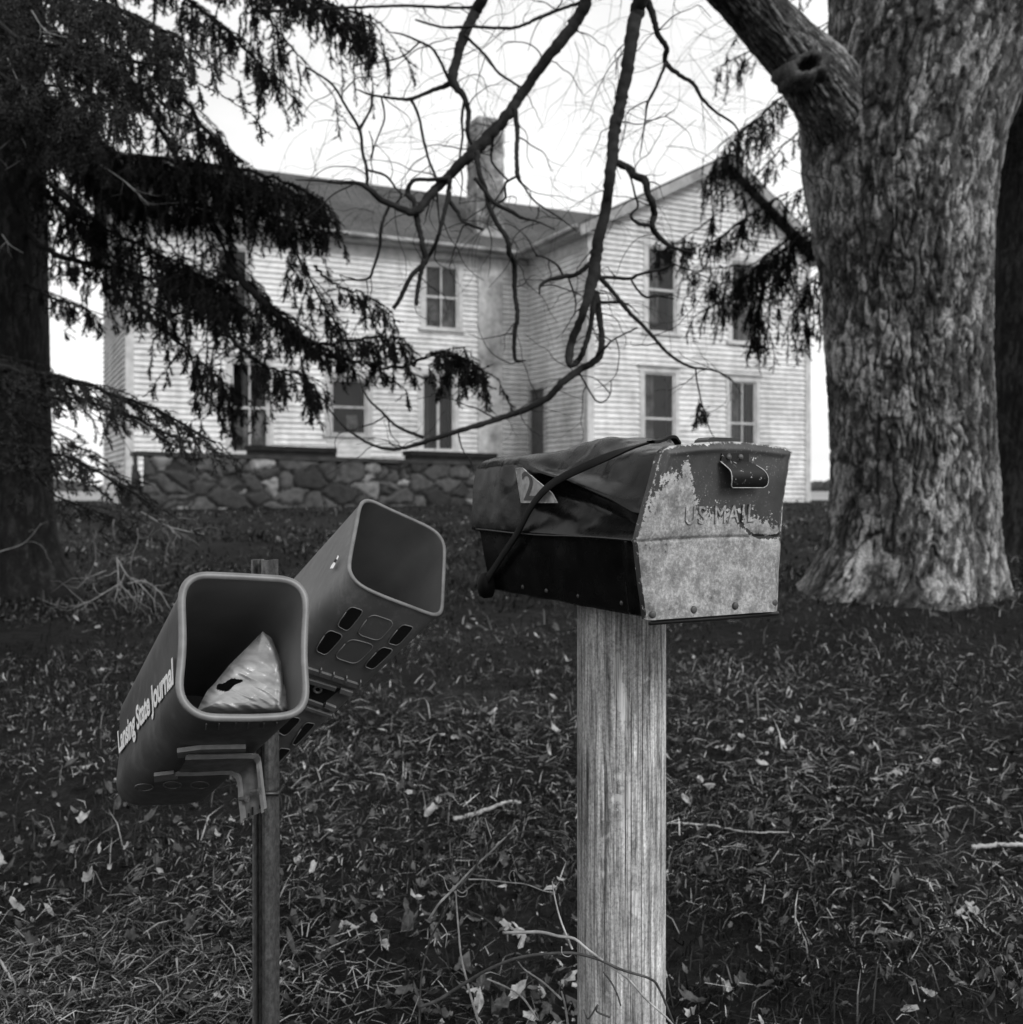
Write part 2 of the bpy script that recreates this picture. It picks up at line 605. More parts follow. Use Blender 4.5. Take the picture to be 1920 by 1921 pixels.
M['rivet'] = plain('dark_rivet', 0.03, 0.07, 90, 0.55, 0.5)
M['bright_edge'] = plain('worn_bright_edge', 0.25, 0.5, 120, 0.5, 0.5)
m, t, b = new_mat('scuffed_black_steel')
n1 = noise_node(t, 110, 5, rough=0.7)
r1 = ramp(t, n1.outputs[0], [(0.61, 0.006), (0.68, 0.45)])
t.links.new(r1.outputs[0], b.inputs['Base Color'])
b.inputs['Roughness'].default_value = 0.45
b.inputs['Specular IOR Level'].default_value = 0.25
M['handle'] = m
M['rubber'] = plain('black_rubber', 0.003, 0.008, 40, 0.6, 0.15, bs=0.2, bd=0.002)
M['plate'] = plain('aged_number_plate', 0.16, 0.36, 60, 0.5, 0.5)
# plastics
def scuffed(name, lo, hi, dust):
    m, t, b = new_mat(name)
    n1 = noise_node(t, 9, 6)
    n2 = noise_node(t, 60, 6, stretch=(1, 1, .35), rough=0.7)
    n3 = noise_node(t, 230, 3)
    r1 = ramp(t, n1.outputs[0], [(0.35, lo), (0.68, hi)])
    sm = math_(t, 'ADD', math_(t, 'MULTIPLY', n1.outputs[0], .5), math_(t, 'MULTIPLY', n2.outputs[0], .5))
    r2 = ramp(t, sm, [(0.53, 0.0), (0.66, 0.8)])
    c = mixc(t, r2.outputs[0], r1.outputs[0], dust)
    r3 = ramp(t, n3.outputs[0], [(0.735, 1.0), (0.76, 3.0)])
    c = mixc(t, 1.0, c, r3.outputs[0], 'MULTIPLY')
    t.links.new(c, b.inputs['Base Color'])
    rr_ = ramp(t, sm, [(0.4, 0.42), (0.62, 0.65)])
    t.links.new(rr_.outputs[0], b.inputs['Roughness'])
    b.inputs['Specular IOR Level'].default_value = 0.4
    bump(t, b, n2.outputs[0], 0.10, 0.002)
    return m


M['tube'] = scuffed('moulded_grey_plastic', 0.052, 0.072, 0.12)
M['tube_in'] = plain('moulded_plastic_inside', 0.12, 0.17, 6, 0.55, 0.4)
M['tube_rim'] = plain('moulded_plastic_rim', 0.10, 0.17, 30, 0.42, 0.5)
M['tube2_in'] = plain('faded_plastic_inside', 0.07, 0.11, 6, 0.6, 0.4)
M['tube2'] = scuffed('faded_grey_plastic', 0.085, 0.125, 0.20)
M['slot'] = plain('slot_shade', 0.008, 0.014, 9, 0.7, 0.2)  # near-black, painted as the shade inside openings
M['plastic_edge'] = plain('plastic_edge', 0.13, 0.2, 60, 0.5, 0.4)
M['letter'] = plain('white_lettering', 0.72, 0.85, 200, 0.55, 0.4, p0=0.3, p1=0.5)
m, t, b = new_mat('wrinkled_plastic_film')
n1 = noise_node(t, 26, 4, stretch=(.6, .6, 2.2))
r1 = ramp(t, n1.outputs[0], [(0.3, 0.22), (0.7, 0.38)])
t.links.new(r1.outputs[0], b.inputs['Base Color'])
b.inputs['Roughness'].default_value = 0.25
b.inputs['Specular IOR Level'].default_value = 0.6
n5 = noise_node(t, 34, 5, stretch=(.5, .5, 2.6), rough=0.55)
n5.inputs['Distortion'].default_value = 0.8
bump(t, b, n5.outputs[0], 0.30, 0.008)
M['film'] = m
m, t, b = new_mat('rusty_steel')
n1 = noise_node(t, 130, 7, stretch=(1, 1, 0.7), rough=0.7)
r1 = ramp(t, n1.outputs[0], [(0.3, 0.06), (0.5, 0.14), (0.7, 0.24)])
t.links.new(r1.outputs[0], b.inputs['Base Color'])
b.inputs['Roughness'].default_value = 0.36
b.inputs['Metallic'].default_value = 0.7
bump(t, b, n1.outputs[0], 0.2, 0.003)
M['steel'] = m
M['galv'] = plain('galvanised_bracket', 0.07, 0.16, 60, 0.5, 0.5, metal=0.2)

# ------------------------------------------------------------------ ground
GY = np.array([-30, -4, 0, 1.5, 2.5, 4.0, 6.25, 10, 15, 20, 26, 34, 45, 70, 150, 3000])
GZ = np.array([-.3, -.12, -.04, 0, .12, .30, .52, .76, .88, .95, .97, .93, .80, .75, .85, 1.05])


def gz(X, Y):
    X, Y = np.asarray(X, float), np.asarray(Y, float)
    z = np.interp(Y, GY, GZ)
    p = np.stack([X * 0.5, Y * 0.5, 0 * X], -1)
    z = z + (vnoise(p, 5) - 0.5) * 0.09 * np.clip((Y - 1) / 3, 0.2, 1) * np.clip((60 - Y) / 30, 0, 1)
    p = np.stack([X * 3.1, Y * 3.1, 0 * X], -1)
    z = z + (vnoise(p, 9) - 0.5) * 0.03 * np.clip((30 - Y) / 20, 0, 1)
    # mound round the foot of the big maple
    z = z + 0.10 * np.exp(-(((X - 2.35) / 1.0) ** 2 + ((Y - 6.25) / 1.0) ** 2))
    return z


def gpt(px, py):
    d = ray(px, py)
    Y = 1.0
    for Yt in np.concatenate([np.arange(1.2, 12, 0.02), np.arange(12, 60, .1)]):
        if HC + d[2] * Yt <= gz(d[0] * Yt, Yt):
            Y = Yt
            break
    return np.array([d[0] * Y, Y, float(gz(d[0] * Y, Y))])


ys = np.concatenate([np.linspace(-30, 0, 12), np.linspace(0.4, 9, 170), np.linspace(9.2, 34, 90), np.geomspace(36, 3000, 40)])
xs = np.linspace(-1, 1, 181)
xs = np.sign(xs) * (np.abs(xs) ** 1.6)
YY, XX = np.meshgrid(ys, xs, indexing='ij')
XX = XX * (9 + 1.6 * np.abs(YY))
g = MB()
g.grid(np.stack([XX, YY, gz(XX, YY)], -1)[:, ::-1][:, ::-1])
o = g.build('ground', M['ground'], smooth=True)
tag(o, kind='structure')

# far woods on the horizon: one long uneven band of crowns
fw = MB()
for k in range(900):
    ang = R_(rng.uniform(-62, 62))
    d = rng.uniform(420, 520)
    x, y = d * math.sin(ang), d * math.cos(ang)
    h = rng.uniform(3, 6.5) * (0.8 + 0.4 * math.sin(ang * 9))
    wd = rng.uniform(3, 7)
    z0 = float(gz(x, y)) - 1
    n = 7
    th = np.linspace(0, 2 * np.pi, n, endpoint=False)
    rings = []
    for q, zz in ((0.8, 0), (1.0, 0.35), (0.75, 0.75), (0.15, 1.0)):
        rad = wd * q * (0.75 + 0.5 * rng.random(n))
        rings.append(np.stack([x + rad * np.cos(th), y + rad * np.sin(th), np.full(n, z0 + h * zz)], -1))
    fw.grid(np.array(rings), wrap=True)
o = fw.build('far_woods', M['far_tree'])
tag(o, 'dark line of woods far across the pale field at the horizon', 'woods', kind='stuff')

# ------------------------------------------------------------------ farmhouse
HA = R_(26)
DU = np.array([math.cos(HA), math.sin(HA), 0])
DV = np.array([-math.sin(HA), math.cos(HA), 0])
ZZ = np.array([0, 0, 1.0])
I0 = np.array([1.75, 24.0, 0]) + 3.0 * DV            # inner corner of the L
GAB_V = -3.0
GW = 6.45
LW = 9.6
ZB = 0.80
EAVE = HC + 5.85
RIDGE = HC + 8.0


def HP(u, v, z):
    return I0 + u * DU + v * DV + z * ZZ


house = thing('farmhouse', 'white two storey clapboard farmhouse with dark shingle roof behind the trees', 'house', (I0[0], I0[1], ZB))
HO = np.array([I0[0], I0[1], ZB])


class Wall:
    def __init__(self, P, d, n, L, z0, z1):
        self.P, self.d, self.n, self.L, self.z0, self.z1 = np.asarray(P, float), d, n, L, z0, z1
        self.open = []

    def at(self, px, py):
        q = hit(px, py, self.P, self.n)
        return float(np.dot(q - self.P, self.d)), float(q[2])

    def pt(self, s, z, out=0.0):
        p = self.P + self.d * s + self.n * out
        return np.array([p[0], p[1], z])


def siding(wl, xl=lambda z: 0.0, xr=None, expo=0.125, name='clapboard_wall'):
    xr = xr or (lambda z: wl.L)
    mb = MB()
    z = wl.z0
    while z < wl.z1:
        zt = min(z + expo, wl.z1)
        iv = [(max(xl(z), xl(zt)) if False else 0.0, 1.0)]
        a0, a1, b0, b1 = xl(z), xr(z), xl(zt), xr(zt)
        cuts = []
        zm = 0.5 * (z + zt)
        for (s0, s1, q0, q1) in wl.open:
            if q0 < zm < q1:
                cuts.append((s0, s1))
        cuts.sort()
        segs = []
        cur0, cur1 = a0, b0
        for (s0, s1) in cuts:
            segs.append((cur0, s0, cur1, s0))
            cur0 = cur1 = s1
        segs.append((cur0, a1, cur1, b1))
        jb = 0.046 + 0.008 * (rng.random() - .5)
        for (p0, p1, q0, q1) in segs:
            if p1 - p0 < 0.01:
                continue
            n = max(2, int((p1 - p0) / 0.8))
            sb = np.linspace(p0, p1, n)
            st = np.linspace(q0, q1, n)
            dz = (rng.random(n) - .5) * 0.006
            lo_in = np.array([wl.pt(s, z + e, 0.002) for s, e in zip(sb, dz)])
            lo = np.array([wl.pt(s, z + e, jb) for s, e in zip(sb, dz)])
            hi = np.array([wl.pt(s, zt, 0.003) for s in st])
            mb.grid(np.stack([lo_in, lo, hi]))
        z += expo
    return mb.build(name, M['siding'], house, HO)


wf = Wall(HP(-LW, 0, 0), DU, -DV, LW, ZB, EAVE + 0.1)                     # front of the long wing
ws = Wall(HP(0, 0, 0), -DV, -DU, 3.0, ZB, EAVE + 0.1)                     # side of the gabled wing
wg = Wall(HP(0, GAB_V, 0), DU, -DV, GW, ZB, RIDGE - 0.05)                 # gabled front
we = Wall(HP(-LW, 5.5, 0), -DV, -DU, 5.5, ZB, RIDGE - 0.1)                # left end
wr = Wall(HP(GW, GAB_V, 0), DV, DU, 9.0, ZB, EAVE + 0.1)                  # right side
wb = Wall(HP(GW, 5.5, 0), -DU, DV, GW + LW, ZB, EAVE + 0.1)               # back


def window(wl, xl, xr, yt, yb, kind='sash', cas=0.11, casm='trim', head=True, z0=None):
    """opening given by the picture columns / rows of its glass"""
    xm = 0.5 * (xl + xr)
    s0, _ = wl.at(xl, 0.5 * (yt + yb))
    s1, _ = wl.at(xr, 0.5 * (yt + yb))
    _, zt = wl.at(xm, yt)
    _, zb = wl.at(xm, yb)
    if z0 is not None:
        zb = z0
    f = 0.05
    wl.open.append((s0 - f - .02, s1 + f + .02, zb - f - .02, zt + f + .02))
    mb = MB()

    def bar(a0, a1, b0, b1, i, o, m):
        P = wl.pt(a0, b0, i)
        mb.obox(P, wl.d * (a1 - a0), np.array([0, 0, b1 - b0]), wl.n * (o - i), m)
    # casing
    bar(s0 - f - cas, s0 - f, zb - f, zt + f, -.02, .045, 0)
    bar(s1 + f, s1 + f + cas, zb - f, zt + f, -.02, .045, 0)
    bar(s0 - f - cas - .02, s1 + f + cas + .02, zt + f, zt + f + cas * 1.1, -.02, .05, 0)
    if head:
        bar(s0 - f - cas - .06, s1 + f + cas + .06, zt + f + cas * 1.1 + .002, zt + f + cas * 1.1 + .042, -.02, .10, 1)
    bar(s0 - f - cas - .05, s1 + f + cas + .05, zb - f - .06, zb - f - .002, -.02, .10, 0)
    # sash frame
    for (a0, a1, b0, b1) in ((s0 - f, s0, zb, zt), (s1, s1 + f, zb, zt), (s0 - f, s1 + f, zt, zt + f), (s0 - f, s1 + f, zb - f, zb)):
        bar(a0, a1, b0, b1, -.06, .012, 0)
    zm = 0.5 * (zb + zt)
    if kind in ('sash', 'two'):
        bar(s0, s1, zm - .025, zm + .025, -.05, .004, 0)
    if kind == 'two' or kind == 'mull':
        sm = 0.5 * (s0 + s1)
        if kind == 'two':
            bar(sm - .016, sm + .016, zb, zm - .026, -.04, -.004, 0)
            bar(sm - .016, sm + .016, zm + .026, zt, -.04, -.004, 0)
        else:
            bar(sm - .03, sm + .03, zb, zt, -.04, .008, 0)
    o = mb.build('window', [M[casm], M['trim_grey']], house, HO)
    # near-black box behind the glass, its colour stands in for the room's shade
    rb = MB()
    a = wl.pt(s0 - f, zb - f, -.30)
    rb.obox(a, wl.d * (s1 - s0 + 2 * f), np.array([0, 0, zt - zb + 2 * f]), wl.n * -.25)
    rb.build('room_shade', M['room_shade'], o, HO)
    pm = MB()
    pm.obox(wl.pt(s0, zb, -.034), wl.d * (s1 - s0), np.array([0, 0, zt - zb]), wl.n * .004)
    pm.build('pane', M['glass'], o, HO)
    return o, (s0, s1, zb, zt)


def curtain(o, wl, s0, s1, zb, zt, mat='curtain', out=-.12, folds=5):
    n = 24
    s = np.linspace(s0, s1, n)
    rows = []
    for zz in np.linspace(zb, zt, 6):
        d = out + 0.025 * np.sin(np.linspace(0, folds * 2 * np.pi, n)) + (rng.random(n) - .5) * .01
        rows.append(np.array([wl.pt(a, zz, q) for a, q in zip(s, d)]))
    mb = MB()
    mb.grid(np.array(rows))
    c_ = mb.build('curtain', M[mat], o, HO, smooth=True)
    return c_


# long wing
o, r = window(wf, 800, 856, 502, 614, 'two')
curtain(o, wf, r[0], r[1], r[2], r[2] + (r[3] - r[2]) * .55, 'curtain', folds=2)
curtain(o, wf, r[0], r[1], r[2] + (r[3] - r[2]) * .5, r[3], 'shade', -.14, 2)
o, r = window(wf, 625, 684, 716, 812, 'sash', cas=.14, casm='trim_grey', head=False)
curtain(o, wf, r[0] + .35, r[1] - .12, r[2] + .08, r[2] + .42, 'curtain', folds=3)
# light panel under that window
pm = MB()
pm.obox(wf.pt(r[0] - .15, ZB + .4, -.01), wf.d * (r[1] - r[0] + .3), np.array([0, 0, r[2] - ZB - .53]), wf.n * .045)
pm.build('panel', M['trim'], house, HO)
o, r = window(wf, 795, 849, 706, 842, 'mull', head=False)
curtain(o, wf, r[0], r[0] + .2, r[2], r[3] - .5, 'shade', folds=2)
o, r = window(wf, 438, 500, 684, 846, 'two', casm='trim', head=True)
curtain(o, wf, r[0], r[1], r[2], r[2] + (r[3] - r[2]) * .5, 'curtain', folds=3)
o, r = window(wf, 410, 462, 470, 590, 'two')
# gabled front
o, r = window(wg, 1217, 1264, 468, 621, 'sash', head=False)
curtain(o, wg, r[0], r[0] + (r[1] - r[0]) * .5, r[2] + .2, r[3], 'curtain', folds=3)
o, r = window(wg, 1374, 1416, 496, 640, 'sash', head=False)
curtain(o, wg, r[0] + .25, r[1], r[2], r[3] - .3, 'curtain', folds=3)
o, r = window(wg, 1210, 1262, 703, 868, 'sash')
curtain(o, wg, r[0], r[0] + (r[1] - r[0]) * .42, r[2] + .5, r[3], 'curtain', folds=3)
o, r = window(wg, 1371, 1414, 719, 870, 'two')
curtain(o, wg, r[0], r[0] + (r[1] - r[0]) * .5, r[2] + .3, r[3], 'curtain', folds=3)

# door in the side wall
s0, _ = ws.at(997, 800)
s1, _ = ws.at(1022, 800)
_, zt = ws.at(1010, 732)
ws.open.append((s0 - .05, s1 + .05, ZB, zt + .05))
mb = MB()
for (a0, a1, b0, b1, oo) in ((s0 - .16, s0 - .02, ZB + .2, zt + .02, .04), (s1 + .02, s1 + .16, ZB + .2, zt + .02, .04), (s0 - .18, s1 + .18, zt + .022, zt + .16, .05)):
    mb.obox(ws.pt(a0, b0, -.02), ws.d * (a1 - a0), np.array([0, 0, b1 - b0]), ws.n * (oo + .02), 1)
mb.obox(ws.pt(s0 - .02, ZB + .2, -.07), ws.d * (s1 - s0 + .04), np.array([0, 0, zt - ZB - .2]), ws.n * .05, 0)
mb.build('door', [M['door_dark'], M['trim_grey']], house, HO)

# walls
siding(wf)
siding(ws)
UR = 3.75                                               # ridge line of the gabled wing (its left side is the longer one)
rise = RIDGE - EAVE - 0.10


def gl(z):
    return 0.0 if z < EAVE else (z - EAVE) / rise * UR


def gr(z):
    return GW if z < EAVE else GW - (z - EAVE) / rise * (GW - UR)


siding(wg, gl, gr)


def el(z):
    return 0.0 if z < EAVE else (z - EAVE) / rise * 2.75


siding(we, el, lambda z: 5.5 - el(z))
siding(wr)
siding(wb)
# corner boards
for (u, v, du) in ((-LW, 0, 1), (0, GAB_V, 1), (GW, GAB_V, -1)):
    mb = MB()
    sg = -du
    p = HP(u, v, ZB)
    mb.obox(p - DV * .052 + DU * sg * .050, DU * (.17 * du), DV * .05, ZZ * (EAVE - ZB))
    mb.obox(p + DU * sg * .002, DV * .13, DU * sg * .050, ZZ * (EAVE - ZB - .003))
    mb.build('corner_board', M['trim'], house, HO)
# pilaster-like edge and frieze under the eaves
mb = MB()
mb.obox(HP(-LW, -.05, EAVE - .34), DU * (LW - .05), DV * .03, ZZ * .30)
mb.obox(HP(-.05, -.06, EAVE - .335), -DV * 2.9, DU * .03, ZZ * .30)
mb.build('frieze_board', M['trim'], house, HO)
# foundation
mb = MB()
for (a, b_) in ((HP(-LW + .05, .05, -.2), DU * (LW)), (HP(.05, GAB_V + .05, -.2), DU * (GW - .1))):
    mb.obox(a, b_, DV * 5, ZZ * (ZB + .2 + .15))
mb.build('foundation', M['cap'], house, HO)


def slab(P, a, b_, th, name, mat, uvs=True, extra=None):
    """roof slab: corner P, edge a along the eave, edge b up the slope; UV in metres"""
    n = norm(np.cross(a, b_))
    if n[2] < 0:
        n = -n
    v = [P, P + a, P + a + b_, P + b_]
    v = np.array(v + [q + n * th for q in v])
    me = bpy.data.meshes.new(name)
    fs = [(3, 2, 1, 0), (4, 5, 6, 7), (0, 1, 5, 4), (1, 2, 6, 5), (2, 3, 7, 6), (3, 0, 4, 7)]
    me.from_pydata([tuple(q - HO) for q in v], [], fs)
    uv = me.uv_layers.new(name='UVMap')
    A, B = np.linalg.norm(a), np.linalg.norm(b_)
    c2 = {0: (0, 0), 1: (A, 0), 2: (A, B), 3: (0, B)}
    for p in me.polygons:
        for li in p.loop_indices:
            uv.data[li].uv = c2[me.loops[li].vertex_index % 4]
    me.materials.append(mat)
    me.update()
    ob = bpy.data.objects.new(name, me)
    C.objects.link(ob)
    ob.parent = house
    return ob


OV = 0.42
dz = RIDGE - EAVE
# long wing
k = dz / (2.75 + OV)
slab(HP(-LW - .35, -OV, EAVE), DU * (LW + .35 + 3.6), DV * (2.75 + OV) + ZZ * (dz - .05), .11, 'roof', M['shingle'])
slab(HP(-LW - .35, 5.5 + OV, EAVE), DU * (LW + .35 + 3.6), -DV * (2.75 + OV) + ZZ * (dz - .05), .11, 'roof', M['shingle'])
# gabled wing
slab(HP(-OV, GAB_V - .38, EAVE), DV * 9.3, DU * (UR + OV) + ZZ * dz, .11, 'roof', M['shingle'])
slab(HP(GW + OV, GAB_V - .38, EAVE), DV * 9.3, -DU * (GW + OV - UR) + ZZ * dz, .11, 'roof', M['shingle'])
# fascia boards, rake boards, gutter
mb = MB()
mb.obox(HP(-LW - .35, -OV - .022, EAVE - .07), DU * (LW + .35 - OV), DV * .02, ZZ * .16)
mb.obox(HP(-OV - .022, -OV - .03, EAVE - .07), -DV * (-GAB_V - .06), DU * .02, ZZ * .16)
for (u0, u1) in ((-OV, UR), (GW + OV, UR)):
    p0 = HP(u0, GAB_V - .405, EAVE - .17)
    p1 = HP(u1, GAB_V - .405, RIDGE - .17)
    mb.obox(p0, p1 - p0, DV * .024, ZZ * .24)
mb.obox(HP(GW + OV + .003, GAB_V - .38, EAVE - .07), DV * 9, DU * .02, ZZ * .16)
mb.build('fascia', M['fascia'], house, HO)
# soffits of the gable overhang
mb = MB()
mb.obox(HP(-OV, GAB_V - .375, EAVE - .075), DV * 3.0, DU * (OV - .03), ZZ * .02)
mb.obox(HP(GW + .03, GAB_V - .375, EAVE - .075), DV * 8, DU * (OV - .03), ZZ * .02)
mb.obox(HP(-LW - .3, -OV + .003, EAVE - .077), DU * (LW - .15), DV * (OV - .05), ZZ * .02)
mb.build('soffit', M['trim_grey'], house, HO)
gt = MB()
gt.tube([HP(-LW - .38, -OV - .09, EAVE + .04), HP(-5, -OV - .09, EAVE + .03), HP(-OV - .12, -OV - .09, EAVE + .02)], .055, 8)
gt.tube([HP(-OV - .09, -OV - .13, EAVE + .02), HP(-OV - .09, -2, EAVE + .03), HP(-OV - .09, GAB_V - .36, EAVE + .04)], .055, 8)
gt.build('gutter', M['fascia'], house, HO, smooth=True)
# chimney: a rendered breast down the wall and a stack above the eave
sA, _ = wf.at(896, 600)
sB, _ = wf.at(941, 600)
mb = MB()
mb.obox(wf.pt(sA, ZB, -.3), wf.d * (sB - sA), ZZ * (EAVE - ZB - .08), wf.n * .36)
mb.build('chimney_breast', M['chimney'], house, HO)
st = hit(895, 400, HP(0, 0.15, 0), -DV)
st2 = hit(946, 400, HP(0, 0.15, 0), -DV)
uA, uB = float(np.dot(st - I0, DU)), float(np.dot(st2 - I0, DU))
ztop = float(hit(920, 236, HP(0, 0.15, 0), -DV)[2])
mb = MB()
nz = 26
for i in range(nz):                                     # uneven courses
    z0 = EAVE + .05 + (ztop - EAVE - .05) * i / nz
    z1 = EAVE + .05 + (ztop - EAVE - .05) * (i + 1) / nz
    j = (rng.random(4) - .5) * .03
    mb.obox(HP(uA + j[0], .15 + j[1], z0), DU * (uB - uA + j[2]), DV * (.62 + j[3]), ZZ * (z1 - z0 - .004))
mb.obox(HP(uA - .05, .10, ztop + .002), DU * (uB - uA + .10), DV * .72, ZZ * .09)
mb.obox(HP(uA + .06, .2, ztop + .094), DU * (uB - uA - .16), DV * .5, ZZ * .13)
mb.build('chimney', M['chimney_top'], house, HO)

# ------------------------------------------------------------------ stone terrace wall
W0 = pix(268, 848, 17.0)
W1 = pix(1010, 871, 20.9)
wd = W1 - W0
wl_len = np.linalg.norm(wd[:2])
wdir = norm(np.array([wd[0], wd[1], 0]))
wnor = np.array([wdir[1], -wdir[0], 0])                 # towards the camera
stw = thing('stone_wall', 'low field stone terrace wall with dark coping in front of the white house', 'stone wall', (W0[0], W0[1], .85))
WO = np.array([W0[0], W0[1], .85])


def stone_face(P, d, n, L, z0, z1, ztop_fn):
    ns, nz_ = int(L / .025), 46
    ss = np.linspace(0, L, ns)
    tt = np.linspace(0, 1, nz_)
    S, T = np.meshgrid(ss, tt, indexing='ij')
    Zt = ztop_fn(S)
    Z = z0 + (Zt - z0) * T
    ncell = max(4, int(L * 14))
    cs = np.stack([rng.uniform(0, L, ncell), rng.uniform(z0, z1, ncell)], -1)
    cw = rng.uniform(0.0, 0.11, ncell)
    tone = np.where(rng.random(ncell) < .16, rng.uniform(.14, .30, ncell), rng.uniform(.012, .075, ncell))
    w_ = np.stack([S + .11 * (vnoise(np.stack([S * 5, Z * 5, 0 * S], -1), 3) - .5) + .05 * (vnoise(np.stack([S * 16, Z * 16, 0 * S], -1), 13) - .5), Z + .10 * (vnoise(np.stack([S * 6, Z * 6, 0 * S + 7], -1), 4) - .5)], -1)
    D = np.sqrt(((w_[:, :, None, 0] - cs[None, None, :, 0]) * 0.62) ** 2 + (w_[:, :, None, 1] - cs[None, None, :, 1]) ** 2) - cw
    o_ = np.argsort(D, axis=2)[:, :, :2]
    d1 = np.take_along_axis(D, o_[:, :, :1], 2)[..., 0]
    d2 = np.take_along_axis(D, o_[:, :, 1:2], 2)[..., 0]
    e = np.clip((d2 - d1 - .008) / .06, 0, 1)
    hgt = .075 * np.sqrt(e) + .03 * (fbm(np.stack([S * 5, Z * 5, 0 * S], -1), 3, 8) - .5)
    tn = np.where(e < .10, .016, tone[o_[:, :, 0]])
    P3 = P + d * S[..., None] + n * hgt[..., None]
    P3[..., 2] = Z
    return P3, tn


ztf = lambda S: W0[2] - .06 + (W1[2] - W0[2]) * S / wl_len
mb = MB()
P3, tn = stone_face(np.array([W0[0], W0[1], 0]), wdir, wnor, wl_len, .6, W0[2] - .06, ztf)
mb.grid(P3, attr=tn)
bk = -wnor
P3, tn = stone_face(np.array([W0[0], W0[1], 0]) + bk * .5, wnor, -wdir, .5, .6, W0[2] - .06, lambda S: W0[2] - .06 + 0 * S)
mb.grid(P3, attr=tn)
mb.build('masonry', M['stone'], stw, WO, smooth=True, attr='tone')
mb = MB()
top0, top1 = W0.copy(), W1.copy()
a0 = np.array([W0[0], W0[1], W0[2] - .062]) + wnor * .09 - wdir * .10
mb.obox(a0, np.array([wdir[0] * (wl_len + .1), wdir[1] * (wl_len + .1), W1[2] - W0[2]]), bk * .55, ZZ * .075)
mb.build('coping', M['cap'], stw, WO)
# ground fill of the terrace
mb = MB()
mb.obox(np.array([W0[0], W0[1], .6]) + bk * .3 + wdir * .5, wdir * (wl_len - .5), bk * 4.2, ZZ * .75)
o = mb.build('terrace', M['ground'])
tag(o, kind='structure')


def plank(px0, px1, py0, py1, label, seed):
    f0 = (px0 - 268) / (1010 - 268)
    f1 = (px1 - 268) / (1010 - 268)
    Yc = W0[1] + (W1[1] - W0[1]) * 0.5 * (f0 + f1)
    q0 = hit(px0, py1, W0, wnor)
    q1 = hit(px1, py1, W0, wnor)
    s0_, s1_ = np.dot(q0 - W0, wdir), np.dot(q1 - W0, wdir)
    zb0 = W0[2] + .013 + (W1[2] - W0[2]) * s0_ / wl_len + .004
    dzz = (W1[2] - W0[2]) * (s1_ - s0_) / wl_len
    th = (py1 - py0) / F * q0[1]
    base = np.array([W0[0], W0[1], 0]) + wdir * s0_ + bk * .02
    base[2] = zb0
    t_ = thing('timber_bench', label, 'bench', base, 'dark timbers on the stone wall')
    mb = MB()
    L = s1_ - s0_
    d3 = np.array([wdir[0] * L, wdir[1] * L, dzz])
    mb.obox(base + ZZ * th * .45, d3, bk * .36, ZZ * th * .55)
    mb.build('seat', M['dark_wood'], t_, base)
    mb = MB()
    mb.obox(base + d3 * .01 + ZZ * .0 + bk * .03, d3 * .99 + 0, bk * .28, ZZ * th * .43)
    mb.build('base_rail', M['dark_wood'], t_, base)
    return t_


plank(472, 634, 833, 851, 'long dark timber lying on the wall coping below the short wide window', 1)
plank(772, 935, 845, 862, 'long dark timber lying on the wall coping partly behind the black mailbox', 2)

# ------------------------------------------------------------------ trees
def cells(u, v, N, seed):
    """cellular pattern, periodic in u with N cells: nearest distance, second distance, random value of the cell"""
    iu, iv = np.floor(u).astype(np.int64), np.floor(v).astype(np.int64)
    d1 = np.full(u.shape, 9.0)
    d2 = np.full(u.shape, 9.0)
    val = np.zeros(u.shape)
    for a in (-1, 0, 1):
        for b_ in (-1, 0, 1):
            cu, cv = iu + a, iv + b_
            k = np.mod(cu, N)
            px_ = cu + .1 + .8 * _h(k, cv, 0 * k, seed)
            py2_ = cv + .1 + .8 * _h(k, cv, 0 * k + 1, seed)
            d = np.hypot(u - px_, v - py2_)
            r_ = _h(k, cv, 0 * k + 2, seed)
            nearer = d < d1
            d2 = np.where(nearer, d1, np.minimum(d2, d))
            val = np.where(nearer, r_, val)
            d1 = np.where(nearer, d, d1)
    return d1, d2, val


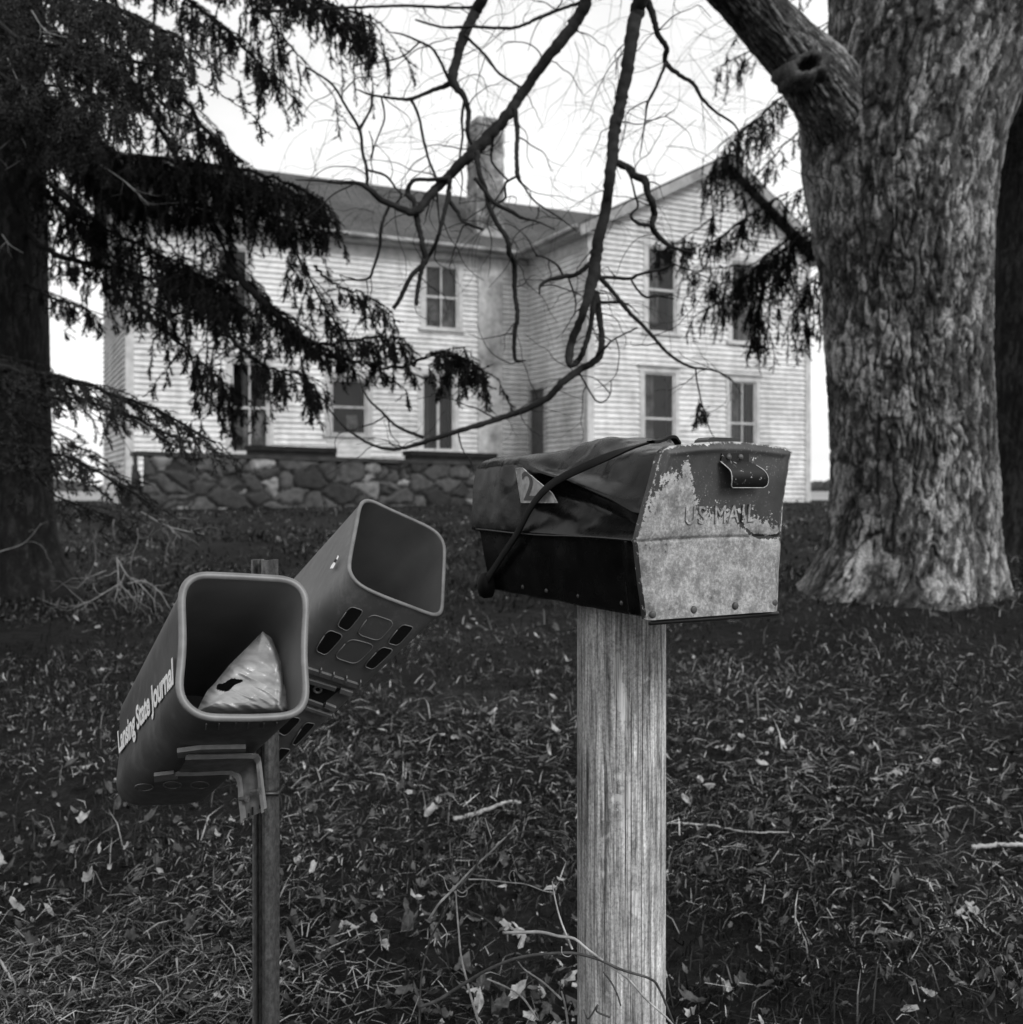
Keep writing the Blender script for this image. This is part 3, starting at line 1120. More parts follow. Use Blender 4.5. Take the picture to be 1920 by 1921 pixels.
def trunk_mesh(center, radius, zs, nth, bark_amp, seed, furrow=26, lobes=None):
    """center(z)->(x,y), radius(z,theta) ; returns MB with plated bark relief"""
    zs = np.asarray(zs)
    th = np.linspace(0, 2 * np.pi, nth, endpoint=False)
    Z, TH = np.meshgrid(zs, th, indexing='ij')
    cx, cy = center(Z)
    R = radius(Z, TH)
    cxs, sns = np.cos(TH), np.sin(TH)
    p = np.stack([cxs * 2.2, sns * 2.2, Z * 1.6], -1)
    w1 = fbm(p * 2.4, 3, seed) - .5
    w2 = fbm(p * 2.4 + 17, 3, seed + 5) - .5
    w3 = fbm(p * 9, 3, seed + 7) - .5
    N1, N2 = furrow, furrow * 2 + 3
    u = TH / (2 * np.pi)
    d1, d2, va = cells(u * N1 + w1 * 3.2 + w3 * .8, Z * 2.0 + w2 * 1.6 + w3 * .6, N1, seed)
    e1 = np.clip((d2 - d1) / .30, 0, 1)
    d1, d2, vb = cells(u * N2 + w2 * 3 + w3 * 1.2, Z * 4.6 + w1 * 3 + w3 * 1.4, N2, seed + 3)
    e2 = np.clip((d2 - d1) / .34, 0, 1)
    n3 = fbm(np.stack([cxs * 18, sns * 18, Z * 20], -1), 3, seed + 31)
    h = .62 * np.sqrt(e1) + .25 * np.sqrt(e2) * (.4 + .6 * e1) + .18 * (va - .5) * e1 + .22 * (vb - .5) * e2
    disp = bark_amp * (h - .5) + bark_amp * .55 * (n3 - .5)
    big = .05 * (fbm(p, 2, seed + 41) - .5)
    R = R + disp + big * np.mean(R)
    P = np.stack([cx + R * cxs, cy + R * sns, Z], -1)
    mb = MB()
    tone = .62 * np.sqrt(e1) * (.55 + .45 * np.sqrt(e2)) + .55 * (vb - .5) * e2 + .25 * (va - .5) + .5 * (n3 - .5)
    mb.grid(P, wrap=True, attr=np.clip(tone + .05, 0, 1))
    return mb


# big maple
MY = 6.25
MYC = MY + .42
mpx = lambda px: (px - 960) / F * MYC
mz = lambda py: HC + (HZ - py) / F * MYC
prof_y = [-420, -150, 0, 120, 250, 330, 420, 560, 700, 850, 950, 1030, 1090, 1130, 1170, 1230]
prof_l = [1560, 1560, 1560, 1556, 1546, 1540, 1543, 1556, 1560, 1563, 1560, 1545, 1515, 1474, 1430, 1385]
prof_r = [2010, 1995, 1960, 1925, 1878, 1862, 1853, 1848, 1846, 1850, 1855, 1858, 1862, 1870, 1884, 1900]
pz = np.array([mz(y) for y in prof_y])[::-1]
pc = np.array([mpx((a + b_) / 2) for a, b_ in zip(prof_l, prof_r)])[::-1]
pr = np.array([(b_ - a) / 2 / F * MYC for a, b_ in zip(prof_l, prof_r)])[::-1]
base = np.array([pc[1], MYC, mz(1150)])


def mcen(Z):
    return np.interp(Z, pz, pc), np.full_like(Z, MYC)


def mrad(Z, TH):
    r = np.interp(Z, pz, pr)
    low = np.clip((mz(950) - Z) / (mz(950) - mz(1170)), 0, 1.3)
    lob = 1 + .16 * low * np.maximum(0, np.cos(TH * 5 + .6)) - .05 * low + .03 * np.sin(TH * 3 + Z * 2)
    # the trunk swells out into the limb at the upper left
    dth = (TH - 3.02 + np.pi) % (2 * np.pi) - np.pi
    up = np.interp(Z, [mz(520), mz(400), mz(300), mz(215), mz(150), mz(90)], [0, .03, .09, .13, .08, 0])
    return r * lob + up * np.exp(-(dth / .62) ** 2)


maple = thing('maple_tree', 'massive bare maple with deeply furrowed pale bark and drooping dark branches', 'tree', base)
mb = trunk_mesh(mcen, mrad, np.linspace(pz[0], pz[-1], 760), 560, .032, 3, furrow=27)
trunk = mb.build('trunk', M['maple_bark'], maple, base, smooth=True, attr='ridge')


def limb_tube(pts, rad, n, nth, amp, seed):
    """thick limb with bark relief along a spline"""
    P = spline(pts, n)
    r = np.interp(np.linspace(0, 1, n), np.linspace(0, 1, len(rad)), rad)
    T = norm(np.gradient(P, axis=0))
    U = norm(np.cross(T, np.array([0.1, 1, 0.05])))
    V = np.cross(T, U)
    th = np.linspace(0, 2 * np.pi, nth, endpoint=False)
    s = np.concatenate([[0], np.cumsum(np.linalg.norm(np.diff(P, axis=0), axis=1))])
    S, TH = np.meshgrid(s, th, indexing='ij')
    cxs, sns = np.cos(TH), np.sin(TH)
    p = np.stack([cxs * 2.2, sns * 2.2, S * 1.6], -1)
    w1 = fbm(p * 2.4, 3, seed) - .5
    w3 = fbm(p * 9, 3, seed + 7) - .5
    u = TH / (2 * np.pi)
    d1, d2, va = cells(u * 17 + w1 * 2.4 + w3, S * 2.4 + w1 * 2 + w3 * .9, 17, seed)
    e1 = np.clip((d2 - d1) / .34, 0, 1)
    d1, d2, vb = cells(u * 35 + w1 * 3 + w3 * 2, S * 6 + w1 * 3 + w3 * 2, 35, seed + 3)
    e2 = np.clip((d2 - d1) / .34, 0, 1)
    n3 = fbm(np.stack([cxs * 12, sns * 12, S * 18], -1), 3, seed + 9)
    h = .5 * np.sqrt(e1) + .22 * np.sqrt(e2) + .25 * (vb - .5) * e2
    R = r[:, None] * (1 + amp * (h - .4) + amp * .7 * (n3 - .5))
    tone = .55 * np.sqrt(e1) * (.6 + .4 * np.sqrt(e2)) + .5 * (vb - .5) * e2 + .5 * (n3 - .5)
    mb = MB()
    mb.grid(P[:, None] + R[..., None] * (np.cos(TH)[..., None] * U[:, None] + np.sin(TH)[..., None] * V[:, None]), wrap=True, attr=np.clip(tone + .08, 0, 1))
    return mb


LX = [pix(1730, 480, 6.85), pix(1665, 350, 6.74), pix(1605, 245, 6.6), pix(1550, 168, 6.46), pix(1503, 112, 6.36), pix(1452, 58, 6.25), pix(1392, -8, 6.1), pix(1300, -100, 5.8), pix(1150, -200, 5.4), pix(1000, -300, 5.0), pix(860, -380, 4.8), pix(700, -430, 4.8)]
mb = limb_tube(LX, [.28, .31, .29, .225, .170, .150, .145, .148, .14, .13, .11, .08], 280, 200, .13, 51)
mb.build('limb', M['maple_bark'], maple, base, smooth=True, attr='ridge')
LX2 = [pix(1760, 300, 6.8), pix(1830, 150, 6.75), pix(1905, 0, 6.7), pix(1980, -150, 6.65), pix(2080, -320, 6.6), pix(2200, -560, 6.5)]
mb = limb_tube(LX2, [.24, .27, .25, .22, .20, .17], 160, 140, .14, 61)
mb.build('limb', M['maple_bark'], maple, base, smooth=True, attr='ridge')
# burl with a dark hole where a branch was lost
kb = MB()
kc = pix(1522, 112, 6.05)
ax1, ax2 = np.array([1, 0, .25]), np.array([-.25, .1, 1])
th = np.linspace(0, 2 * np.pi, 40, endpoint=False)
rings = []
for rr, dd in ((.14, .20), (.11, .09), (.085, .05), (.064, .048), (.048, .065), (.038, .13), (.0, .15)):
    rings.append(np.array([kc + (ax1 * math.cos(a) * 1.12 + ax2 * math.sin(a) * .85) * rr * (1 + .16 * math.sin(2 * a + 1) + .07 * math.sin(7 * a) + .05 * math.sin(11 * a + rr * 30)) + np.array([0, 1, 0]) * dd for a in th]))
kb.grid(np.array(rings), wrap=True, attr=np.repeat([.2, .3, .4, .4, .2, 0, 0], 40))
kb.build('knot', M['maple_bark'], maple, base, smooth=True, attr='ridge')

c6 = lambda x, y: (600 + x / 2.667, y / 2.667)
c1b = lambda x, y: (1100 + x / 4.174, 270 + y / 4.174)
c2z = lambda x, y: (950 + x / 3.148, 640 + y / 3.148)
idn = lambda x, y: (x, y)
# drooping branches: (converter, scale, depth, [(x, y, width) ...])
BR = [
    (c6, 2.667, 4.8, [(980, -700, 70), (900, -300, 66), (830, -40, 60), (780, 60, 55), (720, 180, 50), (690, 290, 45), (665, 400, 46), (720, 480, 28), (745, 560, 26), (740, 640, 22), (748, 700, 18), (790, 770, 14)]),
    (c6, 2.667, 4.8, [(672, 395, 34), (640, 425, 28), (560, 455, 20), (460, 495, 18), (390, 495, 14), (310, 485, 12), (240, 470, 10), (180, 445, 6)]),
    (c6, 2.667, 4.8, [(455, 490, 16), (495, 580, 14), (520, 700, 14), (550, 810, 13), (585, 900, 12), (590, 1000, 10), (600, 1120, 6)]),
    (c6, 2.667, 4.8, [(262, 475, 14), (258, 540, 14), (220, 610, 10), (190, 650, 5)]),
    (c6, 2.667, 4.8, [(310, 487, 10), (325, 590, 9), (290, 690, 7), (250, 800, 4)]),
    (c6, 2.667, 4.85, [(650, 405, 18), (600, 300, 15), (560, 240, 13), (500, 210, 12), (420, 175, 9), (340, 160, 5)]),
    (c6, 2.667, 4.85, [(505, 208, 9), (420, 280, 8), (320, 310, 7), (220, 320, 4)]),
    (c6, 2.667, 4.75, [(725, 175, 16), (830, 280, 14), (890, 360, 13), (960, 410, 12), (1020, 445, 11)]),
    (c6, 2.667, 4.75, [(725, 500, 14), (712, 590, 14), (715, 690, 12), (700, 800, 10), (715, 900, 8), (700, 1020, 5)]),
    (c6, 2.667, 4.6, [(1640, -700, 76), (1480, -330, 70), (1350, -40, 62), (1290, 100, 60), (1180, 240, 55), (1080, 370, 52), (1000, 490, 54), (920, 600, 55), (830, 700, 60), (740, 790, 56), (650, 880, 48), (560, 970, 44), (480, 1060, 40), (400, 1040, 32), (310, 1000, 30), (240, 940, 26), (180, 915, 20), (90, 915, 14), (0, 905, 10), (-120, 900, 5)]),
    (c6, 2.667, 4.6, [(475, 1050, 34), (500, 1150, 28), (515, 1230, 28), (528, 1310, 30), (460, 1380, 24), (400, 1500, 22), (368, 1545, 20)]),
    (c6, 2.667, 4.6, [(525, 1300, 24), (495, 1420, 22), (482, 1525, 20)]),
    (c6, 2.667, 4.6, [(655, 890, 26), (560, 900, 20), (470, 905, 20), (440, 970, 26), (470, 1005, 24), (475, 1055, 22)]),
    (c6, 2.667, 4.55, [(785, 760, 30), (800, 870, 26), (830, 950, 26), (850, 1040, 26), (890, 1120, 24), (940, 1200, 26), (950, 1270, 28), (975, 1320, 30), (975, 1450, 24), (990, 1580, 24), (975, 1680, 22), (980, 1800, 18), (1030, 1805, 8)]),
    (c6, 2.667, 4.55, [(775, 890, 20), (830, 960, 20), (880, 1020, 22), (960, 1060, 20), (1010, 1090, 16), (1090, 1110, 9), (1180, 1150, 5)]),
    (c6, 2.667, 4.6, [(975, 540, 30), (990, 660, 24), (985, 770, 22), (992, 880, 22), (1020, 930, 10), (1080, 1010, 9), (1200, 1090, 7), (1290, 1160, 4)]),
    (c6, 2.667, 4.6, [(990, 880, 12), (930, 920, 12), (930, 990, 10), (890, 1020, 10), (830, 1080, 4)]),
    (c6, 2.667, 4.6, [(655, 900, 26), (645, 990, 22), (690, 1060, 20), (720, 1110, 16), (820, 1150, 14)]),
    (c6, 2.667, 4.62, [(650, 960, 24), (600, 1160, 20), (560, 1260, 20), (525, 1315, 20)]),
    (c6, 2.667, 4.6, [(868, 690, 14), (860, 800, 12), (900, 860, 11), (940, 900, 10)]),
    (c6, 2.667, 4.7, [(348, 1030, 16), (310, 1130, 16), (300, 1240, 16), (270, 1340, 14), (240, 1395, 12), (140, 1400, 8), (20, 1410, 5)]),
    (c6, 2.667, 4.7, [(-60, 340, 10), (60, 420, 12), (130, 530, 13), (200, 650, 15), (215, 760, 16), (235, 840, 16), (238, 935, 18)]),
    (c6, 2.667, 4.7, [(200, 655, 10), (250, 560, 9), (262, 480, 7)]),
    (c6, 2.667, 4.7, [(235, 850, 12), (330, 880, 12), (380, 940, 10), (410, 980, 9), (380, 1020, 8)]),
    (c6, 2.667, 4.9, [(-260, 60, 12), (0, 45, 14), (280, 35, 14), (420, 30, 14), (560, 35, 14), (740, 40, 14), (800, 20, 16)]),
    (c6, 2.667, 4.9, [(480, 100, 9), (560, 125, 11), (640, 140, 12), (760, 135, 14), (970, 140, 15), (1100, 90, 16), (1200, 50, 16), (1320, 10, 18)]),
    (c6, 2.667, 4.4, [(1800, -700, 90), (1680, -330, 82), (1610, -40, 75), (1590, 60, 70), (1560, 200, 65), (1530, 400, 60), (1500, 540, 58), (1475, 640, 55), (1465, 760, 55), (1450, 900, 50), (1430, 1040, 50), (1400, 1180, 55), (1380, 1300, 58), (1362, 1420, 58), (1325, 1540, 40), (1288, 1640, 38), (1256, 1735, 40), (1248, 1800, 36), (1252, 1832, 20)]),
    (c6, 2.667, 4.38, [(1376, 1460, 40), (1366, 1560, 28), (1352, 1650, 26), (1322, 1750, 28), (1288, 1812, 30), (1258, 1830, 26)]),
    (c6, 2.667, 4.4, [(1380, 1460, 42), (1402, 1600, 32), (1412, 1720, 34), (1390, 1795, 38), (1300, 1850, 36), (1220, 1910, 36), (1140, 1990, 34), (1040, 2045, 32), (900, 2095, 28), (750, 2140, 26), (590, 2190, 24), (450, 2235, 20), (350, 2248, 17), (240, 2215, 14), (130, 2140, 11), (50, 2050, 8), (0, 1970, 4)]),
    (c6, 2.667, 4.4, [(520, 2190, 18), (390, 2135, 15), (310, 2060, 13), (240, 1990, 10), (190, 1870, 5)]),
    (c1b, 4.174, 4.4, [(225, 140, 60), (330, 190, 56), (380, 250, 58), (460, 290, 60), (480, 380, 52), (520, 470, 52), (535, 560, 52), (515, 640, 48), (560, 720, 42), (640, 790, 34), (740, 830, 22), (860, 860, 10)]),
    (c1b, 4.174, 4.4, [(300, 180, 14), (350, 270, 14), (380, 390, 16), (405, 490, 18), (350, 560, 24), (400, 620, 26), (500, 640, 26)]),
    (c1b, 4.174, 4.4, [(90, 1045, 30), (240, 1050, 28), (350, 1055, 28), (420, 1020, 24), (600, 980, 20), (700, 940, 12)]),
    (c1b, 4.174, 4.4, [(345, 1050, 18), (400, 1140, 18), (470, 1200, 20), (560, 1190, 16), (690, 1215, 10)]),
    (c1b, 4.174, 4.4, [(90, 1030, 40), (200, 1150, 36), (330, 1310, 34), (450, 1430, 30), (540, 1530, 28), (640, 1640, 24), (800, 1740, 20), (980, 1770, 15), (1120, 1830, 9), (1220, 1960, 5)]),
    (c1b, 4.174, 4.4, [(60, 1240, 24), (240, 1240, 22), (330, 1260, 12), (420, 1340, 6)]),
    (c6, 2.667, 4.4, [(1365, 1310, 30), (1290, 1370, 24), (1220, 1385, 24), (1150, 1400, 18), (1105, 1430, 15), (1100, 1475, 6)]),
    (c6, 2.667, 4.4, [(1218, 1380, 14), (1190, 1330, 12), (1130, 1290, 9), (1080, 1280, 5)]),
    (c6, 2.667, 4.4, [(1245, 1390, 10), (1280, 1500, 9), (1275, 1580, 5)]),
    (c6, 2.667, 4.4, [(1600, -30, 50), (1640, 10, 38), (1670, 90, 32), (1690, 170, 28), (1735, 240, 28), (1730, 310, 26), (1790, 370, 22), (1870, 420, 20), (1910, 490, 18), (1980, 560, 14), (2070, 620, 11), (2110, 690, 5)]),
    (c6, 2.667, 4.4, [(1732, 315, 16), (1690, 420, 14), (1640, 520, 14), (1630, 590, 9), (1615, 700, 7), (1600, 790, 4)]),
    (c6, 2.667, 4.4, [(1590, 1640, 8), (1470, 1700, 9), (1430, 1740, 12), (1385, 1780, 16)]),
    (c6, 2.667, 4.4, [(1460, 1900, 5), (1450, 1980, 6), (1390, 2010, 8), (1300, 1870, 10)]),
]
segs_for_twigs = []
for conv, s, Yb, pts in BR:
    p = np.array([(*conv(x, y), w_ / s) for x, y, w_ in pts])
    Yj = Yb + np.cumsum(rng.normal(0, .03, len(p)))
    P3 = np.array([pix(a, b_, y) for (a, b_, _), y in zip(p, Yj)])
    r3 = p[:, 2] / 2 / F * Yb
    n = max(14, int(len(pts) * 8))
    Q = spline(np.hstack([P3, r3[:, None]]), n)
    rr = np.maximum(Q[:, 3], .0012)
    jit = (rng.normal(0, 1, (n, 3)) * (rr * .10)[:, None])
    jit[0] = jit[-1] = 0
    mb = MB()
    kn = 1 + .20 * np.convolve(rng.random(n) ** 5, [.25, .5, .25], 'same')
    mb.tube(Q[:, :3] + jit, rr * kn, 12 if r3.max() > .02 else 7, wob=.045)
    bo_ = mb.build('branch', M['branch_bark'], maple, base, smooth=True)
    segs_for_twigs.append((Q[:, :3], rr, bo_))


def curly_twig(p, d, L, r, seg=7, droop=.25):
    pts = [p]
    d = norm(d)
    for i in range(seg):
        d = norm(d + rng.normal(0, .30, 3) * np.array([1, .6, 1]) + np.array([0, 0, -droop * .3]))
        pts.append(pts[-1] + d * L / seg)
    return np.array(pts), np.linspace(r, r * .35, seg + 1)


# fine twigs that bristle from the branches
for (Q, rr, bo_) in segs_for_twigs:
    tm = MB()
    Lq = np.linalg.norm(np.diff(Q, axis=0), axis=1).sum()
    for k in range(max(2, int(Lq * 8))):
        i = rng.integers(len(Q) // 5, len(Q))
        d = rng.normal(0, 1, 3) * np.array([1, .5, .8])
        L = rng.uniform(.10, .42)
        pts, rd = curly_twig(Q[i], d, L, rng.uniform(.0018, .0040))
        tm.tube(spline(pts, 14), np.linspace(rd[0], rd[-1], 14), 4)
        for q in range(rng.integers(0, 3)):
            j = rng.integers(2, 6)
            p2, r2 = curly_twig(pts[j], norm(pts[j] - pts[j - 1]) + rng.normal(0, .7, 3), L * .55, rd[j] * .7, 5)
            tm.tube(p2, r2, 3)
    tm.build('fine_twigs', M['twig'], bo_, base, smooth=True)['kind'] = 'stuff'
# far fine crown behind, thin twigs seen against the sky
tm = MB()
for k in range(150):
    p = pix(rng.uniform(560, 1560), rng.uniform(-160, 430), rng.uniform(5.4, 7.5))
    pts, rd = curly_twig(p, rng.normal(0, 1, 3) * np.array([1, .3, .7]), rng.uniform(.4, 1.0), rng.uniform(.0012, .0026), 8, .3)
    tm.tube(spline(pts, 18), np.linspace(rd[0], rd[-1], 18), 3)
    for q in range(3):
        j = rng.integers(1, 7)
        p2, r2 = curly_twig(pts[j], norm(pts[j] - pts[j - 1]) + rng.normal(0, .7, 3), .3, rd[j] * .7, 5)
        tm.tube(p2, r2, 3)
tm.build('fine_twigs', M['twig'], maple, base, smooth=True)['kind'] = 'stuff'


# ---- spruces
def spruce_trunk(px_l, px_r, py_base, Y, label, seed):
    cxm = ((px_l + px_r) / 2 - 960) / F * Y
    r0 = (px_r - px_l) / 2 / F * Y
    zb = HC + (HZ - py_base) / F * Y
    b_ = np.array([cxm, Y, zb])
    t_ = thing('spruce_tree', label, 'tree', b_, 'spruces in front of the house')
    zs = np.linspace(zb - .3, zb + 6.5, 300)

    def rad(Z, TH):
        fl = np.exp(-np.clip(Z - zb, -.3, 9) / .28)
        return r0 * (1.0 - .035 * (Z - zb)) + r0 * .42 * fl * (1 + .35 * np.cos(TH * 5 + seed))
    mb = trunk_mesh(lambda Z: (np.full_like(Z, cxm), np.full_like(Z, Y)), rad, zs, 220, .014, seed, furrow=34)
    mb.build('trunk', M['spruce_bark'], t_, b_, smooth=True, attr='ridge')
    return t_, b_


def needles_on(A, B, dens, ln, wdt, mb, m=0):
    """needles along the segments A->B"""
    L = np.linalg.norm(B - A, axis=1)
    cnt = rng.poisson(L * dens)
    idx = np.repeat(np.arange(len(A)), cnt)
    t = rng.random(len(idx))[:, None]
    p = A[idx] * (1 - t) + B[idx] * t
    d = norm(B - A)[idx]
    rv = rng.normal(0, 1, (len(idx), 3))
    rv = norm(rv - d * (rv * d).sum(1, keepdims=True))
    nd = norm(d * .75 + rv * rng.uniform(.45, 1.0, (len(idx), 1)) + np.array([0, 0, .12]))
    ll = rng.uniform(.6, 1.1, (len(idx), 1)) * ln
    sd = norm(np.cross(nd, rng.normal(0, 1, (len(idx), 3)))) * wdt * .5
    v = np.stack([p - sd, p + sd, p + nd * ll * .7 + sd * .8, p + nd * ll], 1).reshape(-1, 3)
    f = np.arange(len(idx) * 4).reshape(-1, 4)
    if len(idx):
        mb.add(v, [f], m)


def prisms(A, B, r, mb, m=0):
    d = norm(B - A)
    u = norm(np.cross(d, np.array([.31, .72, .61])))
    w_ = np.cross(d, u)
    V = []
    for P in (A, B):
        for a in (0, 2.094, 4.189):
            V.append(P + (u * math.cos(a) + w_ * math.sin(a)) * r)
    V = np.stack(V, 1).reshape(-1, 3)
    n = len(A)
    bs = np.arange(n)[:, None] * 6
    q = np.concatenate([bs + np.array([[i, (i + 1) % 3, 3 + (i + 1) % 3, 3 + i]]) for i in range(3)])
    mb.add(V, [q], m)


def _clump(u, ph):
    return float(vnoise(np.array([[u * 7.5 + ph, 0.3, 0.7]]), 71)[0])


def bough(tree, b_, pts, r0, hang, dens=50, lit=False, start=0.15, flat=0.15, ndens=400, lateral=.25, wl_=.016, fwd=.2):
    """pts [(px,py,Y)...] ; hang = length of the pendulous twigs (m); lateral spread of their starts (m)"""
    P3 = np.array([pix(*q) for q in pts])
    n = max(14, len(pts) * 8)
    Q = spline(P3, n)
    Q[1:-1] += rng.normal(0, .006, (n - 2, 3))
    rr = np.linspace(r0, r0 * .18, n)
    mb = MB()
    mb.tube(Q, rr, 7, wob=.08)
    br = mb.build('branch', M['spruce_bark'], tree, b_, smooth=True)
    s = np.concatenate([[0], np.cumsum(np.linalg.norm(np.diff(Q, axis=0), axis=1))])
    L = s[-1]
    k = int((1 - start) * L * dens)
    A, B = [], []
    cl_ph = rng.uniform(0, 100)
    T = norm(np.gradient(Q, axis=0))
    for _ in range(k):
        u = rng.uniform(start, 1.0)
        if rng.random() > .25 + .95 * _clump(u, cl_ph):
            continue
        i = min(int(u * (n - 1)), n - 2)
        p = Q[i] + (Q[i + 1] - Q[i]) * rng.random()
        t_ = T[i]
        side = norm(np.cross(t_, ZZ)) * rng.choice([-1, 1])
        lat = abs(rng.normal(0, lateral)) * (1 - .55 * (u - start))
        # side twig: out and forward, then a curtain of pendulous twigs
        e = p + side * lat + t_ * lat * .6 + np.array([0, 0, -lat * rng.uniform(.05, .45)])
        hl = hang * (.25 + .75 * rng.random() ** 1.6) * (1 - .2 * u) * (.55 + .75 * _clump(u, cl_ph))
        nn = 7
        pts_ = [p, p * .5 + e * .5 + np.array([0, 0, .01]), e]
        d = norm(norm(e - p + 1e-4) * .25 + np.array([0, 0, -1.0]) * (1 - flat) + t_ * fwd + rng.normal(0, .12, 3))
        q = e
        for j in range(nn):
            d = norm(d + np.array([0, 0, -.30 * (1 - flat)]) + rng.normal(0, .10, 3))
            q = q + d * hl / nn
            pts_.append(q)
            for _k in range(2 if flat < .5 else 1):
                if rng.random() < .7:                    # short lateral twiglets
                    ld = norm(d * .95 + rng.normal(0, .42, 3))
                    ll = rng.uniform(.03, .075) * (1.1 - .6 * j / nn)
                    A.append(q)
                    B.append(q + ld * ll)
        pts_ = np.array(pts_)
        A.extend(pts_[:-1])
        B.extend(pts_[1:])
    A, B = np.array(A), np.array(B)
    nm = MB()
    prisms(A, B, .0017, nm, 1)
    needles_on(A, B, ndens, wl_, .0042, nm, 0)
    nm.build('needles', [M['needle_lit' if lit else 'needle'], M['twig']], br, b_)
    return br


sl, slb = spruce_trunk(-150, 88, 1095, 7.0, 'dark spruce at the far left with drooping boughs reaching across the house', 70)
LB = [
    # top left dense
    ([(-60, -260, 7), (60, -60, 5.2), (220, 20, 4.4), (345, 75, 4.0)], .03, .34, 62, True),
    ([(-60, -180, 7), (0, 40, 4.6), (170, 90, 4.2), (350, 145, 3.9)], .03, .26, 62, True),
    ([(-60, -120, 7), (-20, 120, 4.4), (120, 160, 4.1), (280, 215, 3.9)], .028, .30, 60, True),
    ([(-60, -60, 7), (-40, 200, 4.6), (60, 210, 4.4), (170, 270, 4.3)], .028, .22, 55, True),
    ([(-60, -300, 7), (120, -120, 6), (300, -30, 5.6), (430, 60, 5.3), (520, 150, 5.2)], .03, .42, 60, False),
    ([(-60, -320, 7), (200, -200, 6), (430, -90, 5.4), (560, -20, 5.2), (700, 35, 5.1)], .03, .52, 66, False),
    ([(-60, -340, 7), (260, -200, 5.8), (480, -60, 5.2), (610, 10, 5.0), (690, 70, 4.9)], .03, .40, 60, False),
    ([(-60, -300, 7), (250, -160, 6), (420, -60, 5.6), (500, 30, 5.4), (560, 105, 5.3)], .028, .46, 52, False),
    ([(-60, -100, 7), (100, 60, 6), (240, 150, 5.6), (360, 230, 5.4), (450, 300, 5.3)], .028, .34, 55, False),
    # middle masses
    ([(-60, 60, 7), (90, 190, 6.2), (180, 280, 5.8), (300, 300, 5.6), (430, 315, 5.4), (560, 350, 5.3), (610, 390, 5.3)], .035, .42, 82, False),
    ([(-60, 120, 7), (100, 250, 6.2), (220, 350, 5.9), (340, 380, 5.7), (480, 400, 5.6), (600, 430, 5.5)], .035, .36, 82, False),
    ([(-60, 160, 7), (60, 250, 6.4), (150, 300, 6.2), (210, 360, 6.1), (250, 420, 6.0)], .03, .30, 56, False),
    ([(30, 420, 7), (110, 480, 6.6), (200, 500, 6.2), (330, 530, 5.9), (440, 515, 5.7)], .03, .36, 62, False),
    ([(-60, -160, 7), (110, 20, 6.4), (240, 150, 6.0), (330, 290, 5.8), (385, 400, 5.65), (440, 500, 5.5), (500, 570, 5.4), (580, 620, 5.3)], .032, .36, 60, False),
    ([(-60, -220, 7), (160, -40, 6.3), (300, 130, 5.9), (420, 290, 5.6), (500, 400, 5.5), (560, 480, 5.4), (600, 560, 5.35), (650, 630, 5.3)], .030, .26, 50, False),
    ([(-60, 40, 7), (160, 250, 6.2), (300, 310, 5.8), (420, 330, 5.6), (520, 350, 5.5), (600, 380, 5.4)], .026, .40, 95, False),
    ([(-60, 180, 7), (130, 380, 6.3), (280, 470, 5.9), (370, 520, 5.6), (430, 560, 5.5)], .024, .40, 80, False),
    ([(-60, 0, 7), (80, 180, 6.6), (160, 290, 6.3), (200, 330, 6.2), (240, 350, 6.1)], .024, .30, 75, False),
    ([(30, 300, 7), (180, 460, 6.1), (260, 560, 5.9), (340, 590, 5.7), (420, 560, 5.6)], .028, .40, 62, False),
    ([(300, 440, 5.9), (350, 500, 5.6), (390, 540, 5.5), (440, 580, 5.4)], .008, .44, 150, False),
    # arm to the right over the short window
    ([(420, 500, 5.5), (510, 580, 5.4), (580, 640, 5.3), (660, 640, 5.2), (742, 632, 5.2)], .026, .21, 96, False),
    ([(520, 610, 5.4), (590, 655, 5.3), (670, 680, 5.25), (740, 690, 5.2), (800, 672, 5.15), (850, 662, 5.1), (890, 700, 5.1)], .016, .20, 30, False),
    ([(770, 684, 5.15), (810, 664, 5.12), (845, 668, 5.1), (870, 690, 5.1)], .008, .26, 110, False),
    # hanging tufts near the tall window
    ([(380, 560, 5.5), (440, 640, 5.3), (500, 690, 5.25), (560, 700, 5.2), (595, 730, 5.2)], .02, .34, 78, False),
    ([(240, 560, 5.8), (330, 640, 5.6), (390, 690, 5.5), (440, 740, 5.4)], .02, .36, 60, False),
    ([(400, 690, 5.45), (425, 735, 5.4), (440, 752, 5.4)], .008, .30, 100, False),
    ([(590, 500, 5.3), (640, 540, 5.25), (680, 550, 5.2), (720, 580, 5.2)], .010, .20, 55, False),
    ([(30, 520, 7), (100, 560, 6.6), (140, 570, 6.5), (175, 590, 6.4)], .018, .22, 50, False),
    ([(40, 230, 7), (90, 320, 6.7), (130, 380, 6.6), (160, 430, 6.5)], .018, .22, 45, False),
]
for pts, r0, hang, dens, lit in LB:
    bough(sl, slb, pts, r0 * .8, hang * .78, dens * (1.2 if lit else 1.08), lit, start=.28, lateral=.16)
